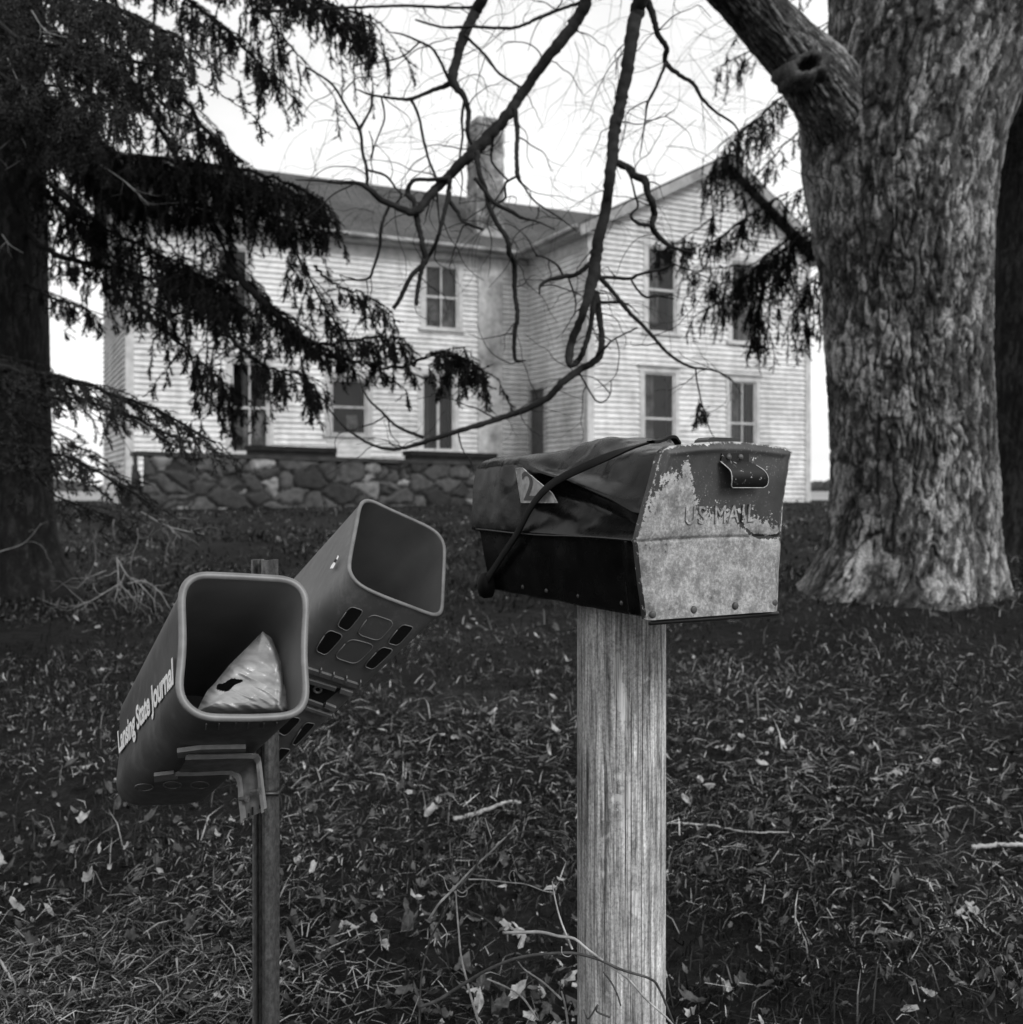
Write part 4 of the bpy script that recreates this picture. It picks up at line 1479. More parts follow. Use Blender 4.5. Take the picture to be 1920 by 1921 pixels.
# low, nearly level boughs at the far left
for pts, r0, hang, dens in [
    ([(-120, 640, 6.8), (0, 690, 4.9), (110, 705, 4.6), (230, 745, 4.4), (330, 790, 4.25), (405, 830, 4.2)], .022, .22, 80),
    ([(-120, 660, 6.8), (20, 720, 5.0), (140, 745, 4.7), (260, 790, 4.5), (350, 830, 4.4)], .018, .16, 66),
    ([(-120, 780, 6.8), (-10, 830, 4.8), (90, 850, 4.6), (180, 885, 4.4), (280, 945, 4.3)], .022, .17, 60),
    ([(-120, 820, 6.8), (30, 870, 5.0), (110, 930, 4.8), (170, 960, 4.7), (240, 1000, 4.6)], .016, .16, 40),
    ([(-60, 700, 6.8), (40, 780, 5.6), (110, 820, 5.4), (180, 850, 5.3)], .018, .18, 46),
]:
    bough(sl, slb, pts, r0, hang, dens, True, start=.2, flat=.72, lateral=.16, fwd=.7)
# pale bare twigs low down
def dead(pts, w0, Y, kids=6):
    dm = MB()
    P3 = np.array([pix(a, b_, Y) for a, b_ in pts])
    Q = spline(P3, 24)
    r = np.linspace(w0, w0 * .4, 24) / F * Y / 2
    dm.tube(Q, r, 5)
    for k in range(kids):
        i = rng.integers(6, 23)
        p2, r2 = curly_twig(Q[i], norm(Q[i] - Q[i - 3]) + rng.normal(0, .6, 3), rng.uniform(.06, .2), r[i] * .6, 5)
        dm.tube(p2, r2, 4)
    dm.build('dead_twig', M['dead_twig'], sl, slb, smooth=True)


for pts, w0, Y, k in [
    ([(0, 1035), (40, 1022), (60, 1005), (78, 982)], 3, 5.2, 3), ([(220, 1045), (222, 1065), (222, 1100), (215, 1130)], 4, 4.4, 5),
    ([(222, 1050), (240, 1080), (262, 1095), (290, 1125)], 3.5, 4.4, 7), ([(222, 1095), (240, 1110), (257, 1132)], 3, 4.4, 3),
    ([(222, 1097), (200, 1110), (175, 1125), (140, 1140)], 3.5, 4.4, 6), ([(200, 1070), (165, 1085), (145, 1105)], 3, 4.5, 5),
    ([(215, 975), (213, 985), (216, 1010)], 4, 4.6, 2), ([(265, 960), (310, 985), (345, 995), (385, 1003)], 3.5, 4.6, 6),
    ([(255, 975), (260, 1010), (250, 1040), (245, 1070)], 2.5, 4.6, 6), ([(315, 985), (330, 1000), (340, 1010)], 3, 4.6, 2),
    ([(240, 1095), (270, 1090), (300, 1110), (318, 1140)], 3, 4.4, 5), ([(175, 1000), (180, 1050), (155, 1100)], 2, 4.8, 5),
    ([(150, 760), (210, 800), (235, 830), (255, 862)], 2.5, 4.5, 4), ([(260, 790), (330, 835), (380, 850), (420, 865)], 3, 4.4, 4),
    ([(0, 280), (35, 255), (50, 290), (10, 320)], 2.5, 4.6, 4), ([(15, 110), (40, 160), (75, 190)], 2.5, 4.2, 4), ([(190, 310), (240, 345), (280, 385)], 3, 4.4, 5),
    ([(5, 440), (20, 460), (45, 475)], 2.5, 5, 3), ([(60, 20), (90, 60), (150, 75)], 2.5, 4.2, 4),
]:
    dead(pts, w0, Y, k)

sr, srb = spruce_trunk(1840, 2040, 1032, 9.2, 'dark spruce standing behind the big maple at the right edge', 90)
RB = [
    ([(1940, -60, 9.2), (1760, 120, 8.6), (1600, 230, 8.0), (1500, 250, 7.6), (1400, 350, 7.4), (1310, 430, 7.3), (1235, 475, 7.2)], .03, .40, 50),
    ([(1940, 130, 9.2), (1700, 330, 8.4), (1560, 425, 7.9), (1470, 470, 7.6), (1390, 500, 7.5), (1290, 500, 7.4)], .028, .42, 70),
    ([(1940, 160, 9.2), (1700, 380, 8.3), (1560, 430, 7.9), (1450, 500, 7.7), (1400, 540, 7.6), (1330, 580, 7.5)], .028, .36, 62),
    ([(1940, -120, 9.2), (1700, 60, 8.4), (1560, 150, 8.0), (1480, 170, 7.8), (1400, 250, 7.6), (1370, 300, 7.5)], .028, .46, 40),
    ([(1470, 180, 7.7), (1390, 250, 7.55), (1355, 290, 7.5), (1335, 330, 7.45)], .02, .60, 140),
    ([(1480, 360, 7.6), (1400, 410, 7.5), (1330, 455, 7.4), (1240, 455, 7.35)], .02, .28, 110),
    ([(1500, 430, 7.6), (1440, 480, 7.5), (1400, 520, 7.45), (1310, 540, 7.4)], .02, .34, 110),
    ([(1500, 470, 7.6), (1450, 530, 7.5), (1428, 570, 7.45), (1422, 600, 7.45), (1418, 640, 7.45)], .014, .42, 150),
    ([(1560, 480, 7.8), (1530, 530, 7.6), (1515, 560, 7.55), (1500, 600, 7.5)], .014, .46, 110),
    ([(1940, 60, 9.2), (1700, 250, 8.4), (1570, 330, 7.9), (1500, 360, 7.7), (1440, 420, 7.6)], .024, .40, 60),
    ([(1940, -200, 9.2), (1700, -60, 8.4), (1560, 40, 8.0), (1440, 80, 7.8), (1340, 130, 7.6)], .024, .42, 42),
    ([(1940, -260, 9.2), (1650, -120, 8.4), (1520, -20, 8.0), (1420, 40, 7.8), (1330, 110, 7.7)], .024, .30, 36),
    ([(1570, 560, 7.9), (1545, 590, 7.7), (1530, 620, 7.6)], .012, .30, 70),
    ([(1570, 360, 7.9), (1540, 400, 7.8), (1515, 430, 7.7), (1480, 440, 7.6)], .014, .34, 80),
    ([(1330, 600, 7.45), (1322, 680, 7.42), (1313, 750, 7.4), (1309, 775, 7.4)], .004, .19, 150),
    ([(1940, 100, 9.2), (1900, 200, 8.9), (1860, 260, 8.7)], .024, .50, 80),
    ([(1960, 60, 9.2), (1930, 160, 8.9), (1900, 240, 8.7)], .024, .50, 80),
    ([(1940, -100, 9.2), (1890, 0, 8.9), (1860, 60, 8.7)], .024, .60, 80),
    ([(1990, 180, 9.2), (1940, 260, 8.7), (1910, 300, 8.6)], .024, .50, 80),
]
for j, (pts, r0, hang, dens) in enumerate(RB):
    bough(sr, srb, pts, r0 * (.30 if pts[0][0] < 1600 else .5), hang * (.9 if pts[0][0] < 1600 else .8), dens * (.72 if pts[0][0] < 1600 else .55), False, start=.80 if j == 14 else (.03 if pts[0][0] < 1600 else .25), lateral=.05 if j == 14 else .17)

# ------------------------------------------------------------------ wooden post
PX, PY = (1166 - 960) / F * 1.80, 1.80
PR = 0.0755
zs = np.linspace(-.25, 1.062, 240)
nth = 900
th = np.linspace(0, 2 * np.pi, nth, endpoint=False)
Z, TH = np.meshgrid(zs, th, indexing='ij')
# squarish round post, slightly narrower low down
sq = 1 / (np.abs(np.cos(TH + .5)) ** 3.2 + np.abs(np.sin(TH + .5)) ** 3.2) ** (1 / 3.2)
Rr = PR * (1 + .05 * (sq - 1.08)) * (1 - .012 * (1.06 - Z) / 1.0)
Rr = Rr + .0014 * (fbm(np.stack([np.cos(TH) * 7, np.sin(TH) * 7, Z * 1.2], -1), 4, 77) - .5)
Rr = Rr + .0007 * (fbm(np.stack([np.cos(TH) * 40, np.sin(TH) * 40, Z * 2.5], -1), 2, 78) - .5)
front = -np.pi / 2


def crack(px, z0, z1, depth, wdt, seed):
    a0 = front + math.asin(np.clip((px - 1167) / 83, -.97, .97))
    path = a0 + .06 * (fbm(np.stack([zs * 2.2, 0 * zs, 0 * zs + seed], -1), 3, seed) - .5) * 2
    dd = (TH - 2 * np.pi * 0 - path[:, None] + np.pi) % (2 * np.pi) - np.pi
    env = np.clip((Z - z0) / .06, 0, 1) * np.clip((z1 - Z) / .06, 0, 1)
    return depth * env * np.exp(-(dd / (wdt * .55)) ** 2)


zpy = lambda py: HC + (HZ - py) / F * (PY - PR)
for px, p1, p0, dp, wd_, sd in [(1173, 1921, 1300, .006, .009, 1), (1165, 1760, 1440, .007, .010, 2), (1195, 1950, 1150, .006, .009, 3), (1146, 1420, 1150, .004, .008, 4), (1237, 1960, 1150, .005, .014, 5), (1228, 1620, 1180, .003, .012, 6), (1110, 1921, 1500, .003, .010, 7), (1213, 1960, 1700, .006, .010, 8), (1150, 1960, 1800, .006, .009, 9), (1100, 1500, 1160, .0025, .012, 10), (1128, 1900, 1400, .0025, .010, 11)]:
    Rr = Rr - crack(px, zpy(p1), zpy(p0), dp, wd_, sd)
worn = np.zeros_like(Z)
a_px = 1167 + 83 * np.sin((TH - front + np.pi) % (2 * np.pi) - np.pi)
py_ = HZ - (Z - HC) * F / (PY - PR)
facing = np.cos(TH - front) > 0
for cx_, cy_, sx_, sy_, am in [(1152, 1270, 10, 75, 1.0), (1163, 1500, 26, 110, .72), (1168, 1330, 14, 60, .75), (1185, 1720, 30, 140, .62), (1208, 1300, 18, 150, .55), (1125, 1600, 20, 120, .5), (1140, 1850, 24, 70, .6), (1105, 1350, 12, 110, .45)]:
    worn += am * np.exp(-((a_px - cx_) / sx_) ** 2 - ((py_ - cy_) / sy_) ** 2) * facing
PBx = np.array([PX, PY, 0.0])
P = np.stack([PX + Rr * np.cos(TH), PY + Rr * np.sin(TH), Z], -1)
mb = MB()
mb.grid(P, wrap=True, attr=np.clip(worn, 0, 1))
cp = P[-1]
b0 = mb.n
mb.add(np.vstack([cp, [[PX, PY, 1.062]]]), [(i, (i + 1) % nth, nth) for i in range(nth)])
post = mb.build('wooden_post', M['post'], None, PBx, smooth=True, sharp=50, attr='worn')
post.location = PBx
tag(post, 'thick weathered grey wooden post with long drying cracks under the mailbox', 'post')

# ------------------------------------------------------------------ mailbox
BU = norm(np.array([.217, .12, 0]))
BV = np.array([-BU[1], BU[0], 0])
BL0 = pix(1212, 1163, 1.50)                              # lower left front corner
zb = BL0[2]
MW = 0.248
MO = BL0 + BU * MW / 2                                   # bottom middle of the front
MO = np.array([MO[0], MO[1], zb])
mbx = thing('mailbox', 'dented black rural mailbox with peeling steel door on the wooden post', 'mailbox', MO)


def ML(u, v, w_):
    return MO + BU * u + BV * v + ZZ * w_


ML_LEN = 0.548


def sstep(x, a, b_):
    t = np.clip((x - a) / (b_ - a), 0, 1)
    return t * t * (3 - 2 * t)


nv = 150
vv = np.linspace(0, ML_LEN, nv)
secs = []
wear_rows = []
for v in vv:
    d = (1 - sstep(v, .30, .37))                          # dented zone towards the door
    lip = np.interp(v, [0, .04, .10, .218, .30, .36], [.150, .153, .172, .200, .213, .222])
    crest = .252 + .021 * np.exp(-((v - .24) / .12) ** 2) - .006 * np.exp(-((v - .05) / .05) ** 2)
    pin = .010 * np.exp(-((v - .26) / .03) ** 2)
    A = [  # undented left profile, crest -> bottom
        (0.03, crest), (-.035, crest - .002), (-.075, .247), (-.104, .240), (-.1185, .226), (-.122, .205), (-.1232, .18), (-.124, .15), (-.1245, .125), (-.1245, .1135), (-.1235, .1105), (-.1175, .1095), (-.1155, .07), (-.112, .03), (-.1085, .004), (-.105, 0)]
    B = [
        (0.03, crest), (-.035, crest - .004), (-.066, .243 - pin), (-.090, lip + (.238 - lip) * .45 - .006), (-.1165, lip + .004), (-.1185, lip - .001), (-.098, lip - .010), (-.086, lip - .032), (-.1085, max(.127, lip - .062)), (-.1245, .1135), (-.1235, .1105), (-.1175, .1095), (-.1155, .07), (-.112, .03), (-.1085, .004), (-.105, 0)]
    prof = np.array(A) * (1 - d) + np.array(B) * d
    # vertical pressed ribs near the door, lower half
    rib = .008 * np.exp(-((v - .052) / .007) ** 2) + .006 * np.exp(-((v - .020) / .007) ** 2)
    prof[11:15, 0] -= rib
    # back end steps in
    right = [(.105, 0), (.1085, .004), (.112, .03), (.1155, .07), (.1175, .1095), (.1235, .1105), (.1245, .1135), (.124, .15), (.123, .19), (.119, .222), (.105, .240), (.08, .249), (.055, crest - .002)]
    full = np.vstack([prof, right])
    # resample densely (linear, so creases stay)
    seg = []
    for a, b_ in zip(full, np.roll(full, -1, axis=0)):
        for q in np.linspace(0, 1, 5, endpoint=False):
            seg.append(a * (1 - q) + b_ * q)
    seg = np.array(seg)
    secs.append(np.array([ML(a, v, b_) for a, b_ in seg]))
secs = np.array(secs)
# gentle smoothing along the length and round, then sheet-metal unevenness
for _ in range(1):
    secs[1:-1] = .5 * secs[1:-1] + .25 * secs[:-2] + .25 * secs[2:]
    secs = .5 * secs + .25 * np.roll(secs, 1, 1) + .25 * np.roll(secs, -1, 1)
vq = (secs - MO) @ BV
wq = (secs - MO)[..., 2]
secs = secs - BV * (vq * np.where(wq < .1095, .035 + .055 * np.clip((.1095 - wq) / .11, 0, 1), 0) * sstep(vq, .25, .5))[..., None]
n_ = fbm((secs - MO) * 16, 3, 13) - .5
cen = ML(0, .25, .12)
outw = norm((secs - cen) * np.array([1, 1, 1]))
crs = 1 - np.abs(2 * fbm((secs - MO) * np.array([11, 9, 14]), 2, 19) - 1)
topz = sstep((secs - MO)[..., 2], .17, .22) * sstep(vq, .02, .08)
secs = secs + outw * (n_ * .006 + topz * (.005 * np.clip(crs - .72, 0, 1) / .28 - .002 + .007 * n_))[..., None]
vl = ((secs - MO) @ BV)
wl2 = (secs - MO)[..., 2]
ul = (secs - MO) @ BU
wear = .16 + .42 * np.exp(-((wl2 - .250) / .03) ** 2) * (ul < .06) + .22 * np.exp(-((wl2 - .16) / .03) ** 2 - ((vl - .2) / .14) ** 2)
wear += .25 * np.exp(-((vl - .06) / .10) ** 2 - ((wl2 - .06) / .04) ** 2)
mb = MB()
mb.grid(secs, wrap=True, attr=wear)
npf = secs.shape[1]
cb = secs[-1].mean(0)
bk_ring = secs[-1]
mb.add(np.vstack([bk_ring, [cb + BV * .004]]), [(i, npf, (i + 1) % npf) for i in range(npf)])
body = mb.build('body', M['enamel'], mbx, MO, smooth=True, sharp=42, attr='wear')
# front rim the door closes on
mb = MB()
ring = secs[0]
cf = ring.mean(0)
mb.grid(np.stack([ring + BV * .002, ring + BV * .002 + norm(ring - cf) * .0035, ring - BV * .006 + norm(ring - cf) * .0035, ring - BV * .006 - norm(ring - cf) * .006, ring + BV * .004 - norm(ring - cf) * .006]), wrap=True)
mb.build('front_rim', M['black'], mbx, MO, smooth=True, sharp=40)
# dark inside
mb = MB()
rg = secs[2] - norm(secs[2] - cf) * .004
mb.add(np.vstack([rg, [rg.mean(0)]]), [(i, (i + 1) % npf, npf) for i in range(npf)])
mb.build('inner_plate', M['black'], mbx, MO)
# seam strip along the crease
mb = MB()
mb.tube([ML(-.1255, v, .1115 + .0015 * math.sin(v * 14)) for v in np.linspace(.03, .53, 30)], .0014, 6)
mb.build('seam', M['black'], mbx, MO, smooth=True)
# rivets along the bottom of the side
for v in (.08, .2, .3, .38):
    mb = MB()
    q = ML(-.1095, v, .016)
    mb.grid(np.array([[q - BU * h + (BV * math.cos(a) + ZZ * math.sin(a)) * r for a in np.linspace(0, 2 * np.pi, 10, endpoint=False)] for r, h in ((.004, 0), (.0035, .0018), (.0015, .0026), (.0001, .0028))]), wrap=True)
    mb.build('rivet', M['rivet'], body, MO, smooth=True)

# door, traced on its own plane, 12 mm thick with a turned-back flange
DPn = -BV
D0 = ML(0, -.012, 0)


def dpt(px, py, out=0.0):
    return hit(px, py, D0, DPn) - BV * out


edge_l = [(838, 1240), (870, 1232), (905, 1224), (950, 1213), (990, 1204), (1014, 1199), (1022, 1200), (1060, 1203), (1110, 1208), (1163, 1213)]
edge_r = [(841, 1483), (870, 1478), (905, 1474), (950, 1470), (985, 1469), (1003, 1468), (1012, 1468), (1050, 1466), (1100, 1462), (1146, 1458)]
nr, ns = 150, 130
tt = np.linspace(0, 1, nr)
yl = np.interp(tt, [0, .535, 1], [838, 1016, 1163])
yr = np.interp(tt, [0, .535, 1], [841, 1006, 1146])
xl_ = np.interp(yl, [e[0] for e in edge_l], [e[1] for e in edge_l])
xr_ = np.interp(yr, [e[0] for e in edge_r], [e[1] for e in edge_r])
ss = np.linspace(0, 1, ns)
PXd = xl_[:, None] * (1 - ss) + xr_[:, None] * ss
PYd = yl[:, None] * (1 - ss) + yr[:, None] * ss
arch = -11 * np.sin(np.pi * ss) ** 1.2
PYd = PYd + arch[None, :] * (1 - tt[:, None]) ** 2.0
# rounded upper corners
for sgn, S_ in ((1, ss), (-1, 1 - ss)):
    cr_ = np.clip(1 - S_ / .05, 0, 1)[None, :] * np.clip(1 - tt / .05, 0, 1)[:, None]
    PYd = PYd + cr_ * 7
grid3 = np.array([[dpt(PXd[i, j], PYd[i, j]) for j in range(ns)] for i in range(nr)])
edged = np.minimum(np.minimum(ss[None, :], 1 - ss[None, :]) * .25, np.minimum(tt[:, None] * .25, 10))
edgel = np.minimum(ss[None, :], 1 - ss[None, :]) * .22 + 0 * tt[:, None]
edget = tt[:, None] * .25 + 0 * ss[None, :]
em = np.minimum(edgel, edget)
out = .0045 * (1 - np.exp(-(em / .004) ** 2)) - .0045
out += .0022 * np.exp(-((em - .011) / .004) ** 2)                       # rolled rim bead
tilt = np.where(tt < .535, (.535 - tt), (tt - .535) * .55)[:, None] * .020    # bent at the middle
out = out + tilt * 0.9 - .003 * np.exp(-((tt - .535) / .008) ** 2)[:, None]
out += .004 * (fbm(np.stack([ss[None, :] * 4 + 0 * tt[:, None], tt[:, None] * 4 + 0 * ss[None, :], np.zeros((nr, ns))], -1), 3, 21) - .5)
# thumb-nail shaped press mark, lower right
mk = np.exp(-(((np.hypot((PXd - 1437) / 52, (PYd - 962) / 46) - 1) / .10) ** 2)) * (PYd > 962) * (PXd < 1463)
out -= .0012 * mk
grid3 = grid3 - BV * out[..., None]
bx = np.array([1195, 1212, 1224, 1238, 1250, 1266, 1280, 1288, 1296, 1302, 1312, 1335, 1350, 1365, 1380, 1395, 1410, 1425, 1445, 1460, 1475])
by = np.array([985, 962, 935, 905, 893, 888, 872, 876, 900, 940, 962, 958, 968, 955, 968, 962, 968, 985, 1002, 1012, 1012])


def wearf(px, py):
    wv = (py - np.interp(px, bx, by)) / 62.0
    wv = .46 + np.clip(wv, -.8, .55)
    wv = wv + .42 * np.exp(-((py - 955) / 60) ** 2 - ((px - 1460) / 34) ** 2) * (py < 1010)
    wv = wv + .30 * np.exp(-((px - 1440) / 30) ** 2 - ((py - 995) / 15) ** 2)
    m_ = np.exp(-(((np.hypot((px - 1437) / 52, (py - 962) / 46) - 1) / .09) ** 2)) * (py > 962) * (px < 1463)
    wv = wv - .9 * m_
    return wv


wr_ = wearf(PXd, PYd)
wr_ = np.maximum(wr_, .62 * np.exp(-(em / .0035) ** 2))
mb = MB()
mb.grid(grid3, attr=wr_)
# flange turned back round left, top and right, and the back of the plate
loop = [(i, 0) for i in range(nr - 1, 0, -1)] + [(0, j) for j in range(ns)] + [(i, ns - 1) for i in range(1, nr)]
lp = np.array([grid3[i, j] for i, j in loop])
mb.grid(np.stack([lp, lp + BV * .004, lp + BV * .012]), attr=np.concatenate([np.full(len(lp), .45), np.full(len(lp), .2), np.full(len(lp), .1)]))
mb.grid((grid3 + BV * .003)[::6, ::-6])
bl = grid3[-1]
mb.grid(np.stack([bl + BV * .006 - ZZ * .001, bl - BV * 0, ]), attr=np.full(2 * ns, .6))
door = mb.build('door', M['door'], mbx, MO, smooth=True, sharp=50, attr='wear')

# raised lettering on the door
def text_mesh(body_, bold=0.0, extrude=0.0, bevel=0.0, spacing=1.0):
    cu = bpy.data.curves.new('lettering', 'FONT')
    cu.body = body_
    cu.offset = bold
    cu.extrude = extrude
    cu.bevel_depth = bevel
    cu.resolution_u = 4
    cu.space_character = spacing
    ob = bpy.data.objects.new('lettering', cu)
    C.objects.link(ob)
    dg = bpy.context.evaluated_depsgraph_get()
    dg.update()
    me = bpy.data.meshes.new_from_object(ob.evaluated_get(dg))
    V = np.array([v.co[:] for v in me.vertices])
    Fc = [tuple(p.vertices) for p in me.polygons]
    bpy.data.objects.remove(ob)
    bpy.data.curves.remove(cu)
    bpy.data.meshes.remove(me)
    return V, Fc


V, Fc = text_mesh('US MAIL', -.004, .05, .012, 1.22)
x0, x1 = V[:, 0].min(), V[:, 0].max()
y1 = V[:, 1].max()
zr = V[:, 2].max()
tx = (V[:, 0] - x0) / (x1 - x0)
ty = V[:, 1] / y1
tpx = 1284 + tx * 128
tpy = 984 - tx * 6 - ty * 33
oi = np.array([dpt(a, b_) for a, b_ in zip(tpx, tpy)])
# stand 1.1 mm proud of the local door surface
ij = np.clip((((tpy - 838) / 325) * (nr - 1)).astype(int), 0, nr - 1)
jj = np.clip(((tpx - 1205) / 262 * (ns - 1)).astype(int), 0, ns - 1)
oi = oi - BV * (out[ij, jj] + V[:, 2] / zr * .0022)[:, None]
mb = MB()
mb.add(oi, Fc, 0, attr=np.where(V[:, 2] > zr * .6, wearf(tpx, tpy) + .50, wearf(tpx, tpy) - .15))
mb.build('raised_lettering', M['door'], door, MO, smooth=True, sharp=40, attr='wear')


def disc_rivet(px, py, r, parent, mat, h=.003):
    i = int(np.clip((py - 838) / 325 * (nr - 1), 0, nr - 1))
    q = dpt(px, py, out[i, ns // 2] + .0005)
    mb = MB()
    mb.grid(np.array([[q - BV * hh + (BU * math.cos(a) + ZZ * math.sin(a)) * r * k for a in np.linspace(0, 2 * np.pi, 18, endpoint=False)] for k, hh in ((1.0, -.001), (.97, h * .45), (.8, h * .85), (.5, h), (.02, h * 1.05))]), wrap=True)
    mb.build('rivet', M[mat], parent, MO, smooth=True)


for px, py in ((1221, 1152), (1298, 1143), (1376, 1136), (1449, 1130)):
    disc_rivet(px, py, .0056, door, 'rivet')
# bottom lip under the door
mb = MB()
mb.tube([ML(-.12, -.004, -.004), ML(0, -.004, -.004), ML(.121, -.004, -.0035)], .004, 8, wob=.12)
mb.build('bottom_hinge', M['black'], mbx, MO, smooth=True)

# pull handle: riveted plate and a curved tab
hp = MB()
o2 = .012
hp.prism([dpt(a, b_, o2) for a, b_ in ((1345, 851), (1395, 850), (1395, 866), (1343, 867))], BV * .0035)
handle = hp.build('handle', M['handle'], door, MO)
rows = [(1341, 1395, 866, .0125), (1345, 1404, 874, .019), (1349, 1412, 883, .025), (1350, 1417, 893, .027), (1351, 1419, 903, .026), (1352, 1418, 911, .024), (1356, 1413, 915, .022)]
nrw = 24
rw_ = spline(np.array(rows, float), nrw)
top_ = np.array([[dpt(a + (b_ - a) * q, y, oo) for q in np.linspace(0, 1, 12)] for a, b_, y, oo in rw_])
hp = MB()
hp.grid(top_)
hp.grid((top_ + BV * .0014)[:, ::-1])
tab = hp.build('tab', M['handle'], handle, MO, smooth=True)
hp = MB()
el_ = [top_[i, 0] for i in range(nrw)] + [top_[-1, j] for j in range(1, 12)] + [top_[i, -1] for i in range(nrw - 2, 3, -1)]
hp.tube(np.array(el_), .0008, 5)
hp.build('tab_edge', M['bright_edge'], handle, MO, smooth=True)
for px in (1357, 1379):
    q = dpt(px, 858, .0125)
    mb = MB()
    mb.grid(np.array([[q - BV * hh + (BU * math.cos(a) + ZZ * math.sin(a)) * .0046 * k for a in np.linspace(0, 2 * np.pi, 16, endpoint=False)] for k, hh in ((1.0, -.001), (.97, .001), (.7, .0022), (.02, .0027))]), wrap=True)
    mb.build('rivet', M['rivet'], handle, MO, smooth=True)
# catch on the roof behind the door
mb = MB()
q0, q1 = dpt(1334, 833, -.012), dpt(1398, 833, -.012)
z_ = q0[2]
prof = [(0, .0), (.004, .006), (.010, .0075), (.022, .0075)]
mb.prism([q0 + ZZ * -.004, q0 + ZZ * .007 + (q1 - q0) * .06, q0 + ZZ * .0105 + (q1 - q0) * .16, q1 + ZZ * .0095, q1 + ZZ * -.004], BV * .03)
mb.build('catch', M['black'], mbx, MO)

# house-number plate riveted to the side
def side_pt(px, py, outm=.0):
    return hit(px, py, ML(-.1245 - outm, 0, 0), -BU)


poly = [(968, 879), (981, 878), (993, 889), (1007, 901), (1022, 913), (1036, 925), (1046, 943), (978, 943)]
mb = MB()
mb.prism([side_pt(a, b_, .0025) for a, b_ in poly], BU * .0016)
plate = mb.build('number_plate', M['plate'], mbx, MO)
mb = MB()
el_ = [side_pt(a, b_, .003) for a, b_ in poly + poly[:1]]
mb.tube(np.array(el_), .0007, 5)
mb.build('plate_edge', M['bright_edge'], plate, MO)
V, Fc = text_mesh('2', .01, 0, 0)
x0, x1 = V[:, 0].min(), V[:, 0].max()
y1 = V[:, 1].max()
mb = MB()
mb.add([side_pt(978 + (x - x0) / (x1 - x0) * 22 + (1 - y / y1) * 5, 938 - y / y1 * 54, .0033) for x, y, z in V], Fc)
mb.build('digit', M['black'], plate, MO)
V, Fc = text_mesh('4', .01, 0, 0)

# ------------------------------------------------------------------ rubber strap that holds the door shut
spath = [(.500, -.1215, .014), (.484, -.123, .026), (.43, -.1285, .062), (.36, -.132, .112), (.31, -.135, .155), (.262, -.135, .186), (.21, -.134, .205), (.15, -.131, .221), (.09, -.126, .236), (.04, -.122, .246), (-.002, -.117, .2535)]
SP = spline(np.array([ML(u, v, w_) for v, u, w_ in spath]), 70)
tan = norm(np.gradient(SP, axis=0))
outn = np.tile(-BU, (70, 1))
lift = sstep(np.linspace(0, 1, 70), .72, 1.0)[:, None]
outn = norm(outn * (1 - .75 * lift) + ZZ * .75 * lift)
wdn = norm(np.cross(tan, outn))
wid = np.interp(np.linspace(0, 1, 70), [0, .08, .5, 1], [.0090, .0066, .0064, .0062])[:, None]
mb = MB()
sec = []
for a, b_ in ((-1, -1), (-1, .6), (-.7, 1), (.7, 1), (1, .6), (1, -1)):
    sec.append(SP + wdn * wid * a + outn * .0016 * b_)
mb.grid(np.stack(sec, 1)[:, ::1], wrap=True)
# knob end
kn = ML(-.121, .502, .010)
th = np.linspace(0, 2 * np.pi, 16, endpoint=False)
mb.grid(np.array([[kn + (BV * math.cos(a) * .017 + ZZ * math.sin(a) * .024) * k - BU * h for a in th] for k, h in ((1, -.012), (1.02, .002), (.85, .009), (.4, .0125), (.02, .013))]), wrap=True)
# over the top, behind the door
sp2 = np.array([ML(-.117, -.002, .2535), ML(-.10, .010, .2545), ML(-.085, .016, .2575), ML(-.070, .020, .2625), ML(-.058, .022, .2625), ML(-.048, .024, .254)])
S2 = spline(sp2, 40)
t2 = norm(np.gradient(S2, axis=0))
w2 = norm(np.cross(t2, ZZ))
mb.grid(np.stack([S2 + w2 * .006 * a + ZZ * .0022 * b_ for a, b_ in ((-1, -1), (-1, 1), (1, 1), (1, -1))], 1), wrap=True)
strap = mb.build('rubber_strap', M['rubber'], None, ML(-.12, .50, .02), smooth=True, sharp=50)
strap.location = ML(-.12, .50, .02)
tag(strap, 'black rubber strap stretched along the side of the dented mailbox to its door', 'strap')

# ------------------------------------------------------------------ newspaper tubes
z1c = lambda x, y: (180 + x / 2.743, 900 + y / 2.743)


def resample(P, n):
    P = np.vstack([P, P[:1]])
    d = np.concatenate([[0], np.cumsum(np.linalg.norm(np.diff(P, axis=0), axis=1))])
    s = np.linspace(0, d[-1], n, endpoint=False)
    return np.stack([np.interp(s, d, P[:, k]) for k in range(3)], -1)


def smooth_loop(P, k=2):
    for _ in range(k):
        P = .5 * P + .25 * np.roll(P, 1, 0) + .25 * np.roll(P, -1, 0)
    return P


